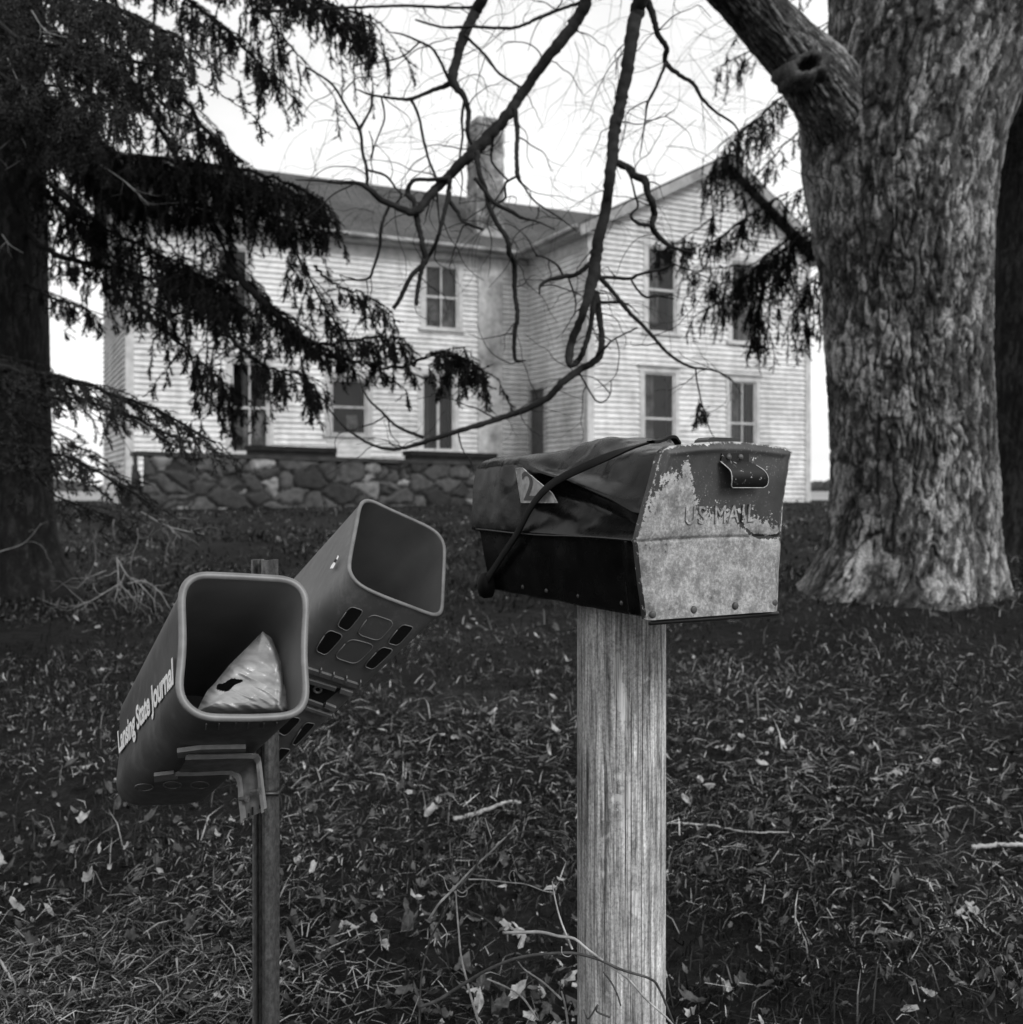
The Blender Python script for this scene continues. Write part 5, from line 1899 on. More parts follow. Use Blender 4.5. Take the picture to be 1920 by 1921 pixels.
def newspaper_tube(name, label, outline_px, fc, Rm, A_back, sB, mats, rim_r, rim_mat, in_mat):
    fc = np.asarray(fc, float)
    nrm = Rm[:, 1]
    loop = np.array([hit(a, b_, fc, nrm) for a, b_ in outline_px])
    loop = smooth_loop(resample(loop, 96), 2)
    cen = loop.mean(0)
    axis = A_back
    base_ = cen + axis
    T_ = thing(name, label, 'newspaper tube', base_, 'newspaper tubes on the steel stake')
    nl = 40
    ts = np.linspace(0, 1, nl)
    rings = np.array([cen + axis * t_ + (loop - cen) * (1 + (sB - 1) * t_) for t_ in ts])
    inn = np.array([cen + axis * t_ + (loop - cen) * (1 + (sB - 1) * t_) * .955 for t_ in ts * .985])
    mb = MB()
    mb.grid(rings, wrap=True)
    mb.grid(np.stack([rings[0], inn[0]])[::-1], wrap=True)
    bkc = rings[-1]
    mb.add(np.vstack([bkc, [bkc.mean(0)]]), [(i, 96, (i + 1) % 96) for i in range(96)])
    bd = mb.build('body', mats, T_, base_, smooth=True, sharp=40)
    mb = MB()
    mb.grid(inn[:, ::-1], wrap=True)
    ib = inn[-1]
    mb.add(np.vstack([ib, [ib.mean(0)]]), [(i, (i + 1) % 96, 96) for i in range(96)])
    mb.build('lining', in_mat, T_, base_, smooth=True, sharp=40)
    mb = MB()
    cl = cen + (loop - cen) * .985
    cl = np.vstack([cl, cl[:1]])
    # closed bead round the mouth
    nn_ = len(cl) - 1
    Tn = norm(np.roll(cl[:-1], -1, 0) - np.roll(cl[:-1], 1, 0))
    Nn = -nrm
    Bn = norm(np.cross(Tn, Nn))
    th = np.linspace(0, 2 * np.pi, 12, endpoint=False)
    bead = cl[:-1][:, None] + rim_r * (np.cos(th)[None, :, None] * Bn[:, None] + np.sin(th)[None, :, None] * Nn[None, None, :] * .9)
    bead = np.vstack([bead, bead[:1]])
    mb.grid(bead, wrap=True)
    mb.build('rim', rim_mat, T_, base_, smooth=True)
    return T_, base_, loop, cen, rings, bd


R1 = np.array([[.878, -.458, -.142], [.469, .757, .455], [-.101, -.466, .879]])
fc1 = np.array([-.3445, 1.36, HC - .2006])
out1 = [(437, 610), (445, 560), (470, 515), (515, 490), (560, 486), (700, 492), (850, 500), (970, 507), (1030, 525), (1070, 565), (1086, 615), (1085, 680), (1078, 800), (1075, 900), (1080, 1000), (1086, 1080), (1083, 1140), (1060, 1185), (1020, 1212), (960, 1225), (800, 1232), (600, 1230), (540, 1222), (490, 1195), (445, 1150), (427, 1100), (424, 1060), (432, 980), (440, 900), (443, 800), (440, 700)]
out1 = [z1c(*q) for q in out1]
ax1_ = R1[:, 1] * .4758
tube1, tb1, lp1, cn1, rg1, bd1 = newspaper_tube('newspaper_tube', 'dark newspaper tube with white lettering and a plastic bag in its mouth', out1, fc1, R1, ax1_, .93, M['tube'], .0052, M['tube_rim'], M['tube_in'])

K2 = 1.06
R2 = np.array([[.82, -.573, -.002], [.342, .486, .804], [-.459, -.66, .594]])
fc2 = np.array([-.1783, 1.6632, -.1033]) * K2 + EYE
out2 = [(1350, 160), (1362, 120), (1385, 100), (1420, 105), (1500, 145), (1600, 190), (1700, 235), (1760, 270), (1790, 315), (1798, 360), (1795, 450), (1790, 560), (1787, 640), (1780, 690), (1755, 705), (1720, 695), (1600, 650), (1480, 605), (1400, 570), (1340, 535), (1308, 490), (1298, 460), (1305, 400), (1320, 320), (1340, 220)]
out2 = [z1c(*q) for q in out2]
br_f = hit(831, 1160, fc2, R2[:, 1])
br_b = pix(519, 1448, 1.84 * K2)
cen2 = smooth_loop(resample(np.array([hit(a, b_, fc2, R2[:, 1]) for a, b_ in out2]), 96), 2).mean(0)
A2 = br_b - cen2 - .95 * (br_f - cen2)
tube2, tb2, lp2, cn2, rg2, bd2 = newspaper_tube('newspaper_tube', 'faded empty newspaper tube tipped steeply up behind the lettered one', out2, fc2, R2, A2, .95, M['tube2'], .0034, M['tube_rim'], M['tube2_in'])


# planes of the faces that carry detail
def face_plane(loop, cen, axis, sB, p0, p1):
    """plane through the pixel-picked mouth points p0,p1 (nearest loop points) and their back images"""
    def near(px, py):
        d = [np.hypot(960 + F * q[0] / q[1] - px, HZ - F * (q[2] - HC) / q[1] - py) for q in loop]
        return loop[int(np.argmin(d))]
    a, b_ = near(*p0), near(*p1)
    c_ = cen + axis + (a - cen) * sB
    n = norm(np.cross(b_ - a, c_ - a))
    return a, n


# lettering on the left side of the first tube
pa, pn = face_plane(lp1, cn1, ax1_, .93, (339, 1160), (336, 1290))
if np.dot(pn, EYE - pa) < 0:
    pn = -pn
V, Fc = text_mesh('Lansing State Journal', .034, 0, 0, .97)
x0, x1 = V[:, 0].min(), V[:, 0].max()
y1 = V[:, 1].max()
bl_s, bl_e = hit(226, 1412, pa, pn), hit(329, 1281, pa, pn)
tp_s, tp_e = hit(223, 1372, pa, pn), hit(327, 1232, pa, pn)
mb = MB()
pts = []
for x, y, z in V:
    q = (x - x0) / (x1 - x0)
    bq = bl_s * (1 - q) + bl_e * q
    tq = tp_s * (1 - q) + tp_e * q
    pts.append(bq + (tq - bq) * (y / y1) + pn * .0018)
mb.add(pts, Fc)
mb.build('lettering', M['letter'], bd1, tb1)

# bottom details of the first tube
qa, qn = face_plane(lp1, cn1, ax1_, .93, (400, 1346), (520, 1346))
if np.dot(qn, EYE - qa) < 0:
    qn = -qn
b1 = lambda a, b_, o_=0.0: hit(a, b_, qa + qn * o_, qn)
z3c = lambda x, y: (200 + x / 5.647, 1220 + y / 5.647)


def decal(parent, base_, name, polys, th_, mat, fn, n):
    mb = MB()
    for poly in polys:
        mb.prism([fn(*q, .0008) for q in poly], n * th_)
    return mb.build(name, mat, parent, base_)


decal(bd1, tb1, 'rib', [[z3c(750, 1035), z3c(1000, 1002), z3c(1478, 994), z3c(1478, 1062), z3c(1000, 1072), z3c(760, 1095)]], .006, M['plastic_edge'], b1, qn)
decal(bd1, tb1, 'rib', [[z3c(505, 1295), z3c(715, 1270), z3c(755, 1325), z3c(510, 1362)]], .005, M['plastic_edge'], b1, qn)
for a, b_ in ((1055, 770), (1190, 765), (1365, 762), (1500, 762), (1665, 758), (1800, 755)):
    decal(bd1, tb1, 'tick', [[z3c(a, b_), z3c(a + 14, b_), z3c(a + 8, b_ + 58), z3c(a - 6, b_ + 58)]], .002, M['tube2'], b1, qn)
for cx_, cy_ in ((700, 1425), (990, 1425), (400, 1450), (970, 1195)):
    th = np.linspace(0, 2 * np.pi, 28)
    mb = MB()
    mb.tube(np.array([b1(*z3c(cx_ + 95 * math.cos(a), cy_ + 36 * math.sin(a)), .001) for a in th]), .0011, 5)
    mb.build('ring', M['tube2'], bd1, tb1, smooth=True)

# steel bracket: channel strip under the tube that turns down beside the stake
pole_Y = 1.60
vb = pix(476, 1500, 1.52)
vn = norm(np.array([-.25, -1, .05]))
bv = lambda a, b_, o_=0.0: hit(a, b_, vb + vn * o_, vn)
br_ = MB()
nearl = [z3c(760, 1300), z3c(1000, 1298), z3c(1300, 1285), z3c(1390, 1310), z3c(1425, 1380), z3c(1440, 1560), z3c(1470, 1790)]
farl = [z3c(870, 1125), z3c(1100, 1120), z3c(1540, 1112), z3c(1610, 1140), z3c(1628, 1200), z3c(1655, 1450), z3c(1685, 1690)]


def bracket_pt(q, i):
    if i <= 2:
        return b1(*q, .012)
    if i == 3:
        return .5 * (b1(*q, .012) + bv(*q))
    return bv(*q)


nl_ = spline(np.array([bracket_pt(q, i) for i, q in enumerate(nearl)]), 40)
fl_ = spline(np.array([bracket_pt(q, i) for i, q in enumerate(farl)]), 40)
web = np.stack([nl_ * (1 - k_) + fl_ * k_ for k_ in np.linspace(0, 1, 6)], 1)
br_.grid(web)
br_.grid((web - vn * .0016)[:, ::-1])
brk = br_.build('bracket', M['galv'], tube1, tb1, smooth=True, sharp=50)
for side in (nl_, fl_):
    mb = MB()
    nrm_ = vn * .006
    dirn = norm(fl_ - nl_) * .003
    mb.grid(np.stack([side - dirn * .9 - nrm_ * .1 - ZZ * .002, side - dirn * .9 + nrm_ * 1.2 - ZZ * .002, side + dirn * .9 + nrm_ * 1.2 + ZZ * .002, side + dirn * .9 - nrm_ * .1 + ZZ * .002], 1), wrap=True)
    mb.build('flange', M['plastic_edge'], brk, tb1, smooth=True, sharp=40)
for q0_, q1_ in (((1530, 1488), (1640, 1488)), ((1405, 1572), (1510, 1570))):
    mb = MB()
    mb.tube([bv(*z3c(*q0_), .008), bv(*z3c(*q1_), .008)], .0028, 8)
    mb.tube([bv(*z3c(q1_[0] - 30, q1_[1]), .008), bv(*z3c(q1_[0] - 8, q1_[1]), .008)], .0052, 6)
    mb.build('bolt', M['galv'], brk, tb1, smooth=True, sharp=40)
for q in ((1550, 1700, 9, 44), (1510, 1745, 8, 22), (1632, 1655, 9, 20)):
    decal_pts = [bv(*z3c(q[0] + sx * q[2], q[1] + sy * q[3]), .002) for sx, sy in ((-1, -1), (1, -1), (1, 1), (-1, 1))]
    mb = MB()
    mb.prism(decal_pts, vn * .0006)
    mb.build('slot', M['slot'], brk, tb1)  # dark plate on the steel, painted as the shade of a hole

# bottom details of the second tube
ra, rn = face_plane(lp2, cn2, A2, .95, (690, 1105), (790, 1146))
if np.dot(rn, EYE - ra) < 0:
    rn = -rn
b2 = lambda a, b_, o_=0.0: hit(a, b_, ra + rn * o_, rn)
z4c = lambda x, y: (500 + x / 3.558, 920 + y / 3.558)


def rounded_slot(corners, rfrac=.28, n=5):
    P = np.array([b2(*z4c(*q), .0012) for q in corners])
    out_ = []
    m_ = len(P)
    for i in range(m_):
        a, b_, c_ = P[i - 1], P[i], P[(i + 1) % m_]
        p0, p1 = b_ + (a - b_) * rfrac, b_ + (c_ - b_) * rfrac
        for t_ in np.linspace(0, 1, n):
            out_.append((1 - t_) ** 2 * p0 + 2 * t_ * (1 - t_) * b_ + t_ ** 2 * p1)
    return np.array(out_)


for corners, dark in (
    ([(560, 770), (655, 800), (545, 940), (470, 900)], True), ([(415, 925), (520, 965), (400, 1100), (325, 1065)], True),
    ([(700, 820), (860, 875), (755, 1005), (600, 955)], False), ([(560, 985), (730, 1030), (600, 1160), (450, 1110)], False),
    ([(905, 890), (990, 910), (880, 1035), (805, 1015)], True), ([(770, 1040), (855, 1060), (715, 1195), (650, 1170)], True),
    ([(130, 1500), (240, 1520), (130, 1640), (60, 1600)], True), ([(260, 1545), (335, 1555), (200, 1700), (170, 1690)], True), ([(90, 1715), (170, 1725), (80, 1820), (60, 1800)], True)):
    lp = rounded_slot(corners)
    mb = MB()
    mb.prism(lp, rn * .0006)
    s_ = mb.build('slot' if dark else 'panel', M['slot'] if dark else M['tube2'], bd2, tb2)  # dark ones are raised plates coloured like shaded openings
    mb = MB()
    mb.tube(np.vstack([lp, lp[:1]]) + rn * .0008, .0009, 5)
    mb.build('slot_edge', M['plastic_edge'], s_, tb2, smooth=True)
# moulded ledges across the bottom
for a, b_, wdt, mt in (((268, 1170), (625, 1285), 26, 'tube2'), ((270, 1245), (470, 1305), 22, 'tube2'), ((500, 1310), (580, 1335), 28, 'plastic_edge'), ((275, 1380), (380, 1418), 18, 'tube2'), ((400, 1410), (468, 1438), 26, 'plastic_edge'), ((270, 1432), (440, 1490), 16, 'tube2')):
    mb = MB()
    mb.prism([b2(*z4c(a[0], a[1]), .001), b2(*z4c(b_[0], b_[1]), .001), b2(*z4c(b_[0] - 12, b_[1] + wdt), .001), b2(*z4c(a[0] - 12, a[1] + wdt), .001)], rn * .005)
    mb.build('ledge', M[mt], bd2, tb2)
for a, b_ in ((365, 1185), (450, 1215), (535, 1240), (628, 1268)):
    mb = MB()
    mb.prism([b2(*z4c(a, b_ - 6), .001), b2(*z4c(a + 8, b_ - 4), .001), b2(*z4c(a + 2, b_ + 30), .001), b2(*z4c(a - 8, b_ + 28), .001)], rn * .006)
    mb.build('tick', M['plastic_edge'], bd2, tb2)
mb = MB()
mb.prism([b2(*z4c(*q), .001) for q in ((275, 1290), (500, 1320), (360, 1435), (270, 1410))], rn * .0012)
mb.build('recess_shade', M['slot'], bd2, tb2)  # flat dark plate, the shade of a hollow painted on
th = np.linspace(0, 2 * np.pi, 20)
mb = MB()
mb.tube(np.array([b2(*z4c(343 + 24 * math.cos(a), 1328 + 20 * math.sin(a)), .003) for a in th]), .0022, 6)
mb.build('screw', M['tube2'], bd2, tb2, smooth=True)
# white scrape on its left side
la, ln_ = face_plane(lp2, cn2, A2, .95, (667, 1000), (657, 1050))
if np.dot(ln_, EYE - la) < 0:
    ln_ = -ln_
for poly, mt in ((((427, 522), (437, 500), (455, 478), (462, 490), (445, 520)), 'letter'), (((470, 455), (480, 434), (484, 440), (474, 462)), 'letter'), (((452, 480), (460, 460), (472, 462), (466, 478)), 'slot')):
    mb = MB()
    mb.prism([hit(*z4c(*q), la + ln_ * .006, ln_) for q in poly], ln_ * .0006)
    mb.build('scrape', M[mt], bd2, tb2)

# crumpled plastic bag in the mouth of the first tube
bo = [(860, 780), (905, 812), (925, 860), (962, 935), (960, 975), (985, 1040), (1002, 1100), (1004, 1185), (960, 1196), (800, 1198), (660, 1200), (520, 1192), (545, 1140), (575, 1085), (610, 1050), (690, 950), (780, 862)]
bo = np.array([z1c(*q) for q in bo])
inset = R1[:, 1]
ccx, ccy = z1c(800, 1060)
nrad, nang = 46, 150
dd = np.concatenate([[0], np.cumsum(np.hypot(*np.diff(np.vstack([bo, bo[:1]]), axis=0).T))])
sa = np.linspace(0, dd[-1], nang, endpoint=False)
bp = np.stack([np.interp(sa, dd, np.append(bo[:, k_], bo[0, k_])) for k_ in (0, 1)], -1)
rows, hole = [], []
hpx, hpy = z1c(690, 1052)
for i in range(nrad):
    q = i / (nrad - 1)
    row = []
    for k_ in range(nang):
        a = ccx + (bp[k_, 0] - ccx) * q
        b_ = ccy + (bp[k_, 1] - ccy) * q
        n1_ = float(fbm(np.array([a * .014 + b_ * .006, b_ * .05 - a * .022, 3.0]), 2, 5))
        n2_ = abs(2 * float(fbm(np.array([a * .018 + b_ * .010, b_ * .07 - a * .035, 9.0]), 2, 15)) - 1)
        dep = .042 - .02 * (b_ - 1180) / 160 + .035 * q ** 5 + .012 * (n1_ - .5) + .007 * n2_ * (.3 + .7 * min(1, max(0, (b_ - 1210) / 70)))
        dep += .03 * max(0, (1336 - b_)) / 150
        cx_ = np.interp(b_, [1184, 1215, 1250, 1280, 1322, 1340], [494, 514, 524, 530, 526, 533])      # fold down the right side
        dep += .010 * float(sstep(a - cx_, -1.5, 3.5)) - .008 * math.exp(-((a - cx_ + 3) / 5) ** 2)
        dep += .010 * abs(((a * .6 + b_ * .8) / 38) % 2 - 1) * (.25 + .75 * float(sstep(b_, 1215, 1290)))
        row.append(hit(a, b_, fc1 + inset * max(dep, .02), inset))
    rows.append(row)
rows = np.array(rows)
mb = MB()
idx = np.arange(nrad * nang).reshape(nrad, nang)
idx = np.hstack([idx, idx[:, :1]])
q4 = np.stack([idx[:-1, :-1], idx[:-1, 1:], idx[1:, 1:], idx[1:, :-1]], -1).reshape(-1, 4)
flat = rows.reshape(-1, 3)
mid = flat[q4].mean(1)
mpx_ = 960 + F * mid[:, 0] / mid[:, 1]
mpy_ = HZ - F * (mid[:, 2] - HC) / mid[:, 1]
ang = R_(-22)
hx = (mpx_ - hpx) * math.cos(ang) + (mpy_ - hpy) * math.sin(ang)
hy = -(mpx_ - hpx) * math.sin(ang) + (mpy_ - hpy) * math.cos(ang)
keep = ((hx / 26) ** 2 + ((hy + 2 * np.sin(hx * .2)) / (8 - hx * .12)) ** 2) > 1
mb.add(flat, [q4[keep]])
mb.add(flat + inset * .0008, [q4[keep][:, ::-1]])
bagc = flat.mean(0)
bag = mb.build('plastic_bag', M['film'], None, bagc, smooth=True)
bag.location = bagc
tag(bag, 'wrinkled pale plastic bag with a torn hole stuffed in the lettered tube', 'bag')

# ------------------------------------------------------------------ steel stake
sxc = (497 - 960) / F * pole_Y
stake_o = np.array([sxc, pole_Y, 0.0])
prof = np.array([(-.0190, -.004), (-.0165, -.004), (-.0125, .010), (-.0075, .012), (-.003, -.008), (.002, -.012), (.008, -.012), (.0130, -.006), (.0155, .008), (.0190, .008), (.0190, .0105), (.0140, .0105), (.0105, -.002), (.006, -.0085), (.001, -.006), (-.003, .012), (-.009, .0145), (-.0145, .0135), (-.0190, -.0015)])
zt_ = HC + (HZ - 1050) / F * pole_Y
zs = np.concatenate([np.linspace(-.3, zt_ - .02, 60), [zt_ - .012, zt_]])
P = np.array([[stake_o + np.array([a, b_, 0]) + np.array([.0015 * math.sin(z * 3), 0, z]) for a, b_ in prof] for z in zs])
mb = MB()
mb.grid(P[:, ::-1], wrap=True)
mb.add(P[-1], [tuple(range(len(prof)))])
stk = thing('steel_stake', 'rusty ribbed steel stake carrying the two newspaper tubes', 'stake', stake_o)
mb.build('stake', M['steel'], stk, stake_o, smooth=True, sharp=35)
mb = MB()
zc = HC + (HZ - 1484) / F * pole_Y
mb.tube([stake_o + np.array([-.021, -.016, zc]), stake_o + np.array([.024, -.016, zc + .001])], .0035, 8)
mb.tube([stake_o + np.array([.022, -.016, zc]), stake_o + np.array([.022, .02, zc])], .0035, 8)
mb.build('clamp', M['black'], stk, stake_o, smooth=True)

# ------------------------------------------------------------------ grass, leaves, sticks, vines
def ground_cover():
    mats = [M['grass_a'], M['grass_b'], M['straw_a'], M['straw_b']]
    mb = MB()

    def blades(n, y0, y1, pw, lmin, lmax, wmin, wmax, lay, wts, clump, seed):
        u = rng.random(n)
        Y = (y0 ** (1 - pw) + u * (y1 ** (1 - pw) - y0 ** (1 - pw))) ** (1 / (1 - pw))
        X = rng.uniform(-1, 1, n) * (.62 * Y + .5)
        dn = fbm(np.stack([X * 1.6, Y * 1.6, 0 * X], -1), 3, seed)
        kp = rng.random(n) < np.clip((dn - .5) * clump + .6, .05, 1)
        X, Y, dn = X[kp], Y[kp], dn[kp]
        n = len(X)
        p = np.stack([X, Y, gz(X, Y)], -1)
        L = rng.uniform(lmin, lmax, n) * rng.uniform(.5, 1, n)
        W = rng.uniform(wmin, wmax, n) * np.clip(Y / 4, 1, 2.2)
        a0 = fbm(np.stack([X * .9, Y * .9, 0 * X], -1), 2, seed + 5) * 12
        az = a0 + rng.normal(0, 1.1, n)
        dirh = np.stack([np.cos(az), np.sin(az), 0 * az], -1)
        ly = np.clip(rng.normal(lay, .25, n), .05, .98)
        up = np.sqrt(1 - ly ** 2)
        d1 = dirh * ly[:, None] + ZZ * up[:, None]
        ly2 = np.clip(ly + rng.uniform(.1, .6, n), 0, 1.25)
        d2 = norm(dirh * ly2[:, None] + ZZ * (np.maximum(1 - ly2, -.2))[:, None])
        sd = np.stack([-np.sin(az), np.cos(az), rng.normal(0, .3, n)], -1)
        sd = norm(sd) * W[:, None] * .5
        lift = rng.uniform(0, .018, n)[:, None] * ZZ * (lay > .6)
        b_ = p + lift
        m1 = b_ + d1 * (L * .5)[:, None]
        tp = m1 + d2 * (L * .5)[:, None]
        low = gz(tp[:, 0], tp[:, 1]) + .004
        tp[:, 2] = np.maximum(tp[:, 2], low)
        v = np.stack([b_ - sd, b_ + sd, m1 + sd * .85, m1 - sd * .85, tp + sd * .15, tp - sd * .15], 1).reshape(-1, 3)
        bs = np.arange(n)[:, None] * 6
        q = np.concatenate([bs + np.array([[0, 1, 2, 3]]), bs + np.array([[3, 2, 4, 5]])], 1).reshape(-1, 4)
        wt = np.array(wts)[None, :] * np.ones((n, 1))
        wt[:, 2:] *= np.clip((dn - .42) * 9, .10, 2.4)[:, None]
        wt = wt / wt.sum(1, keepdims=True)
        cs = wt.cumsum(1)
        mi = (rng.random(n)[:, None] > cs).sum(1).clip(0, 3)
        mb.add(v, [q], np.repeat(mi, 2))

    blades(90000, 1.7, 8, 1.5, .03, .095, .0022, .0042, .55, [.62, .28, .08, .02], 2.0, 101)
    blades(75000, 1.7, 9, 1.5, .015, .06, .0014, .0034, .85, [.48, .24, .16, .12], 5.5, 111)
    blades(45000, 6, 26, 1.3, .05, .13, .004, .008, .6, [.66, .26, .07, .01], 2.0, 121)
    blades(16000, 6, 26, 1.3, .05, .14, .003, .006, .92, [.3, .3, .3, .1], 3.0, 131)
    blades(1500, 1.9, 6, 1.4, .08, .2, .0025, .0045, .45, [.5, .3, .14, .06], 3.0, 141)
    for (px_, py_, sx_, sy_, n_, a_) in ((260, 1800, .30, .20, 5200, .35), (110, 1890, .3, .15, 3000, .2), (420, 1900, .25, .12, 2000, .5), (1600, 1390, .8, .45, 5200, .1), (790, 1385, .45, .3, 2400, .2), (1560, 1330, .9, .4, 3000, -.2), (620, 1470, .3, .25, 1400, .3), (1840, 1690, .25, .25, 2200, .9), (1690, 1500, .5, .3, 2200, .2), (980, 1600, .3, .2, 900, .3)):
        c_ = gpt(px_, py_)
        n = int(n_ * .34)
        X = c_[0] + rng.normal(0, sx_, n)
        Y = c_[1] + rng.normal(0, sy_, n)
        az = a_ + rng.normal(0, 1.0, n)
        L = rng.uniform(.02, .085, n)
        W = rng.uniform(.0010, .0026, n) * np.clip(c_[1] / 3, 1, 2)
        dh = np.stack([np.cos(az), np.sin(az), 0 * az], -1)
        p = np.stack([X, Y, gz(X, Y) + rng.uniform(.004, .03, n)], -1)
        e = p + dh * L[:, None] + ZZ * (rng.normal(0, .018, n))[:, None]
        e[:, 2] = np.maximum(e[:, 2], gz(e[:, 0], e[:, 1]) + .004)
        m_ = .5 * (p + e) + ZZ * rng.uniform(-.004, .014, n)[:, None]
        sd = norm(np.stack([-np.sin(az), np.cos(az), rng.normal(0, .4, n)], -1)) * W[:, None] * .5
        v = np.stack([p - sd, p + sd, m_ + sd, m_ - sd, e + sd * .3, e - sd * .3], 1).reshape(-1, 3)
        bs = np.arange(n)[:, None] * 6
        q = np.concatenate([bs + np.array([[0, 1, 2, 3]]), bs + np.array([[3, 2, 4, 5]])], 1).reshape(-1, 4)
        mb.add(v, [q], np.repeat(rng.choice([1, 2, 3], n, p=[.25, .45, .30]), 2))
    o = mb.build('grass', mats)
    tag(o, 'dark matted lawn grass mixed with dry straw over the whole bank', 'grass', kind='stuff')


ground_cover()


def leaves(n, y0, y1, name, label, cat, wts, smin, smax, seed, stand=.0):
    mb = MB()
    u = rng.random(n)
    pw = 1.5
    Y = (y0 ** (1 - pw) + u * (y1 ** (1 - pw) - y0 ** (1 - pw))) ** (1 / (1 - pw))
    X = rng.uniform(-1, 1, n) * (.6 * Y + .4)
    dn = fbm(np.stack([X * 1.1, Y * 1.1, 0 * X], -1), 3, seed)
    kp = rng.random(n) < np.clip((dn - .5) * 5 + .5, .06, 1)
    X, Y = X[kp], Y[kp]
    n = len(X)
    # lobed outline, midrib raised
    la = np.linspace(0, 2 * np.pi, 12, endpoint=False)
    lrs = np.array([[1.0, .66, .8, .55, .72, .44, .5, .44, .72, .55, .8, .66], [1.15, .8, .58, .46, .44, .5, .62, .5, .44, .46, .58, .8], [.9, .75, .5, .62, .4, .55, .3, .35, .6, .42, .7, .6], [1.2, .6, .42, .34, .34, .42, .8, .42, .34, .34, .42, .6]])
    S = smin + (smax - smin) * rng.random(n) ** 2.2
    az = rng.uniform(0, 6.28, n)
    tl = rng.normal(0, .45, (n, 2))
    cu = rng.uniform(-.6, 1.3, n)
    lr = lrs[rng.integers(0, 4, n)] * rng.uniform(.8, 1.2, (n, 12))
    x = lr * np.cos(la)
    y = lr * np.sin(la) * .72
    px_ = S[:, None] * x * np.cos(np.clip(np.abs(x) * cu[:, None], 0, 1.2))
    py2 = S[:, None] * y * rng.uniform(.6, 1.1, (n, 1))
    pz_ = cu[:, None] * (y ** 2 * 1.6 + x ** 2 * .5) * S[:, None] + rng.normal(0, .08, (n, 12)) * S[:, None]
    pz_ = pz_ + tl[:, :1] * px_ + tl[:, 1:] * py2
    ca, sa_ = np.cos(az)[:, None], np.sin(az)[:, None]
    gx = X[:, None] + px_ * ca - py2 * sa_
    gy = Y[:, None] + px_ * sa_ + py2 * ca
    z0 = gz(X, Y)[:, None] + .012 + rng.uniform(0, .02, (n, 1)) + stand * S[:, None]
    gzz = np.maximum(z0 + pz_, gz(gx, gy) + .003)
    ring = np.stack([gx, gy, gzz], -1)
    cen = np.stack([X, Y, z0[:, 0] - .15 * S * cu], -1)[:, None]
    v = np.concatenate([ring, cen], 1).reshape(-1, 3)
    tri = np.array([[i, (i + 1) % 12, 12] for i in range(12)])
    f = (np.arange(n)[:, None, None] * 13 + tri[None]).reshape(-1, 3)
    cs = np.cumsum(wts)
    mi = (rng.random(n)[:, None] > cs[None, :]).sum(1).clip(0, 2)
    mb.add(v, [f], np.repeat(mi, 12))
    o = mb.build(name, [M['leaf_a'], M['leaf_b'], M['leaf_c']])
    tag(o, label, cat, kind='stuff')


leaves(13000, 1.8, 16, 'fallen_leaves', 'curled dead leaves scattered over the grass bank', 'leaves', [.78, .22, 0], .006, .038, 201)
leaves(3600, 1.8, 7, 'weeds', 'small dark weed leaves growing between the grass', 'weeds', [.10, .0, .90], .010, .026, 211, stand=.9)


def stick(pts_px, w0, w1, label, mat, name='fallen_stick', cat='stick', up=.02):
    P3 = np.array([gpt(a, b_) + np.array([0, 0, up]) for a, b_ in pts_px])
    Q = spline(P3, 30)
    r = np.linspace(w0, w1, 30) / F * P3[:, 1].mean() / 2
    mb = MB()
    mb.tube(Q + rng.normal(0, .0012, Q.shape), r, 7, wob=.1)
    o = mb.build(name, mat, None, Q[0], smooth=True)
    o.location = Q[0]
    tag(o, label, cat)


stick([(1822, 1606), (1850, 1603), (1885, 1604), (1935, 1600)], 9, 8, 'short pale stick on the grass at the right edge', M['straw_b'])
stick([(852, 1553), (905, 1536), (950, 1520), (978, 1522)], 9, 6, 'curved pale stick lying on the grass left of the post', M['vine'])
stick([(1262, 1556), (1330, 1566), (1400, 1574), (1480, 1576)], 4, 3, 'long thin twig lying on the grass right of the post', M['vine'])
stick([(1795, 1735), (1812, 1718), (1826, 1708)], 10, 6, 'stubby pale stick in the dark grass low on the right', M['straw_b'])
stick([(0, 1822), (12, 1840), (24, 1858)], 5, 4, 'thin pale stalk lying at the lower left corner', M['straw_b'])

z5 = lambda x, y: (760 + x / 3.692, 1480 + y / 3.692)


def vine(parts_, label, base_px, Yb, name='vine'):
    base_ = gpt(*base_px) if Yb is None else pix(*base_px, Yb)
    mb = MB()
    for conv, w0, w1, m_, pts in parts_:
        P3 = np.array([pix(*conv(a, b_), Y) for a, b_, Y in pts])
        n = len(pts) * 7
        Q = spline(P3, n)
        r = np.linspace(w0, w1, n) / F * P3[:, 1].mean() / 2
        mb.tube(Q, r, 6, m_, wob=.12)
    o = mb.build(name, [M['vine'], M['vine_dark']], None, base_, smooth=True)
    o.location = base_
    tag(o, label, 'vine')


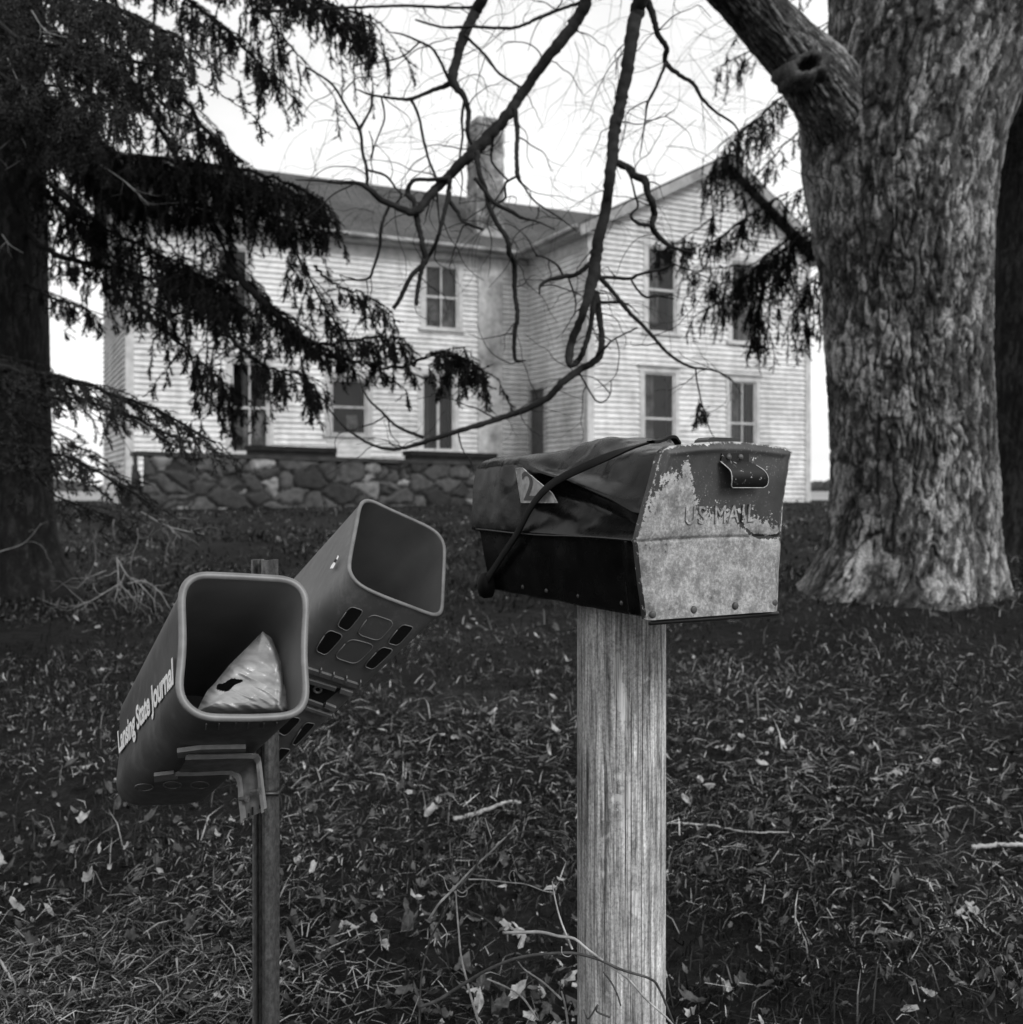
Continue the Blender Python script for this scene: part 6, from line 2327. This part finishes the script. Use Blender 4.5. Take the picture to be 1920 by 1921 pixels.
vine([
    (z5, 5, 3, 0, [(520, 1640, 2.0), (470, 1480, 2.0), (430, 1330, 2.0), (390, 1160, 2.0), (372, 980, 2.0), (360, 830, 2.0), (352, 700, 2.0)]),
    (z5, 5, 3.2, 0, [(165, 905, 2.02), (240, 790, 2.0), (340, 690, 2.0), (470, 550, 2.0), (600, 430, 2.0), (700, 330, 2.0), (770, 265, 2.0)]),
    (z5, 3.4, 2.5, 1, [(350, 700, 1.98), (450, 600, 1.98), (520, 480, 1.98), (600, 345, 1.98), (690, 325, 1.98), (800, 300, 1.98), (960, 285, 1.98), (1080, 300, 2.0), (1160, 360, 2.0), (1215, 425, 2.0)]),
    (z5, 2.6, 2, 0, [(600, 345, 1.98), (580, 280, 1.98), (555, 200, 1.98)]),
    (z5, 3.0, 2, 0, [(440, 625, 2.0), (560, 628, 2.0), (700, 645, 2.0), (840, 660, 2.0), (960, 705, 2.0), (1025, 715, 2.0)]),
    (z5, 1.8, 1.2, 0, [(735, 640, 2.0), (722, 610, 2.0), (735, 570, 2.0), (758, 565, 2.0), (752, 580, 2.0)]),
    (z5, 4, 3, 1, [(100, 1640, 2.05), (105, 1450, 2.05), (120, 1260, 2.05), (170, 1060, 2.05), (250, 900, 2.03), (340, 740, 2.02)]),
    (z5, 2, 1.4, 0, [(340, 680, 2.0), (300, 700, 2.0), (270, 620, 2.0)]),
    (z5, 1.8, 1.2, 0, [(350, 690, 1.99), (400, 720, 1.99), (430, 700, 1.99), (420, 740, 1.99), (370, 740, 1.99), (330, 690, 1.99), (345, 670, 1.99), (360, 700, 1.99)]),
    (z5, 2.2, 1.4, 0, [(250, 930, 2.0), (290, 1000, 2.0), (280, 1100, 2.0)]),
], 'pale wiry vine arching over the grass left of the wooden post', z5(520, 1640), 2.0)
vine([
    (z5, 6.5, 3.6, 0, [(680, 995, 1.70), (810, 992, 1.69), (940, 990, 1.68), (1060, 1018, 1.665), (1170, 1035, 1.66), (1260, 1105, 1.655), (1340, 1165, 1.655), (1420, 1225, 1.655), (1540, 1310, 1.66), (1680, 1465, 1.67), (1800, 1570, 1.68), (1900, 1680, 1.70)]),
    (z5, 7, 4.5, 1, [(100, 1510, 1.76), (220, 1465, 1.75), (350, 1385, 1.74), (520, 1280, 1.72), (700, 1195, 1.70), (850, 1155, 1.68), (1000, 1140, 1.665), (1160, 1135, 1.66), (1330, 1175, 1.655), (1500, 1250, 1.655), (1690, 1310, 1.67), (1760, 1380, 1.69), (1860, 1620, 1.72)]),
    (z5, 4, 3, 1, [(1375, 1265, 1.66), (1430, 1340, 1.66), (1470, 1420, 1.66), (1495, 1500, 1.66)]),
    (z5, 4, 2.5, 0, [(1160, 1110, 1.66), (1110, 990, 1.68), (1070, 880, 1.69), (1040, 760, 1.70), (1020, 640, 1.70)]),
    (z5, 2, 1.2, 0, [(1345, 1160, 1.65), (1370, 1130, 1.65), (1368, 1090, 1.65)]),
    (z5, 2, 1.2, 0, [(1480, 1290, 1.65), (1500, 1330, 1.65), (1525, 1335, 1.65)]),
    (z5, 2, 1.2, 0, [(1085, 1090, 1.66), (1090, 1140, 1.66), (1130, 1160, 1.66), (1165, 1140, 1.66)]),
    (z5, 4, 3, 1, [(1420, 1580, 1.66), (1330, 1540, 1.655), (1335, 1495, 1.655), (1270, 1590, 1.66), (1240, 1530, 1.68)]),
], 'dark and pale vine stems crossing low in front of the wooden post', z5(100, 1510), 1.76)
vine([
    (z5, 5, 3, 0, [(1130, 1640, 1.95), (1110, 1500, 1.95), (1085, 1400, 1.95)]),
    (z5, 4, 2.4, 0, [(1090, 1460, 1.95), (960, 1340, 1.97), (830, 1250, 1.98), (785, 1195, 1.98)]),
    (z5, 4, 3, 0, [(920, 1600, 2.0), (820, 1450, 2.0), (700, 1370, 2.0), (570, 1315, 2.0)]),
    (z5, 3, 2, 1, [(640, 975, 2.05), (560, 900, 2.05), (440, 840, 2.05)]),
], 'short pale vine shoots in the grass at the left foot of the post', z5(1130, 1640), 1.95)
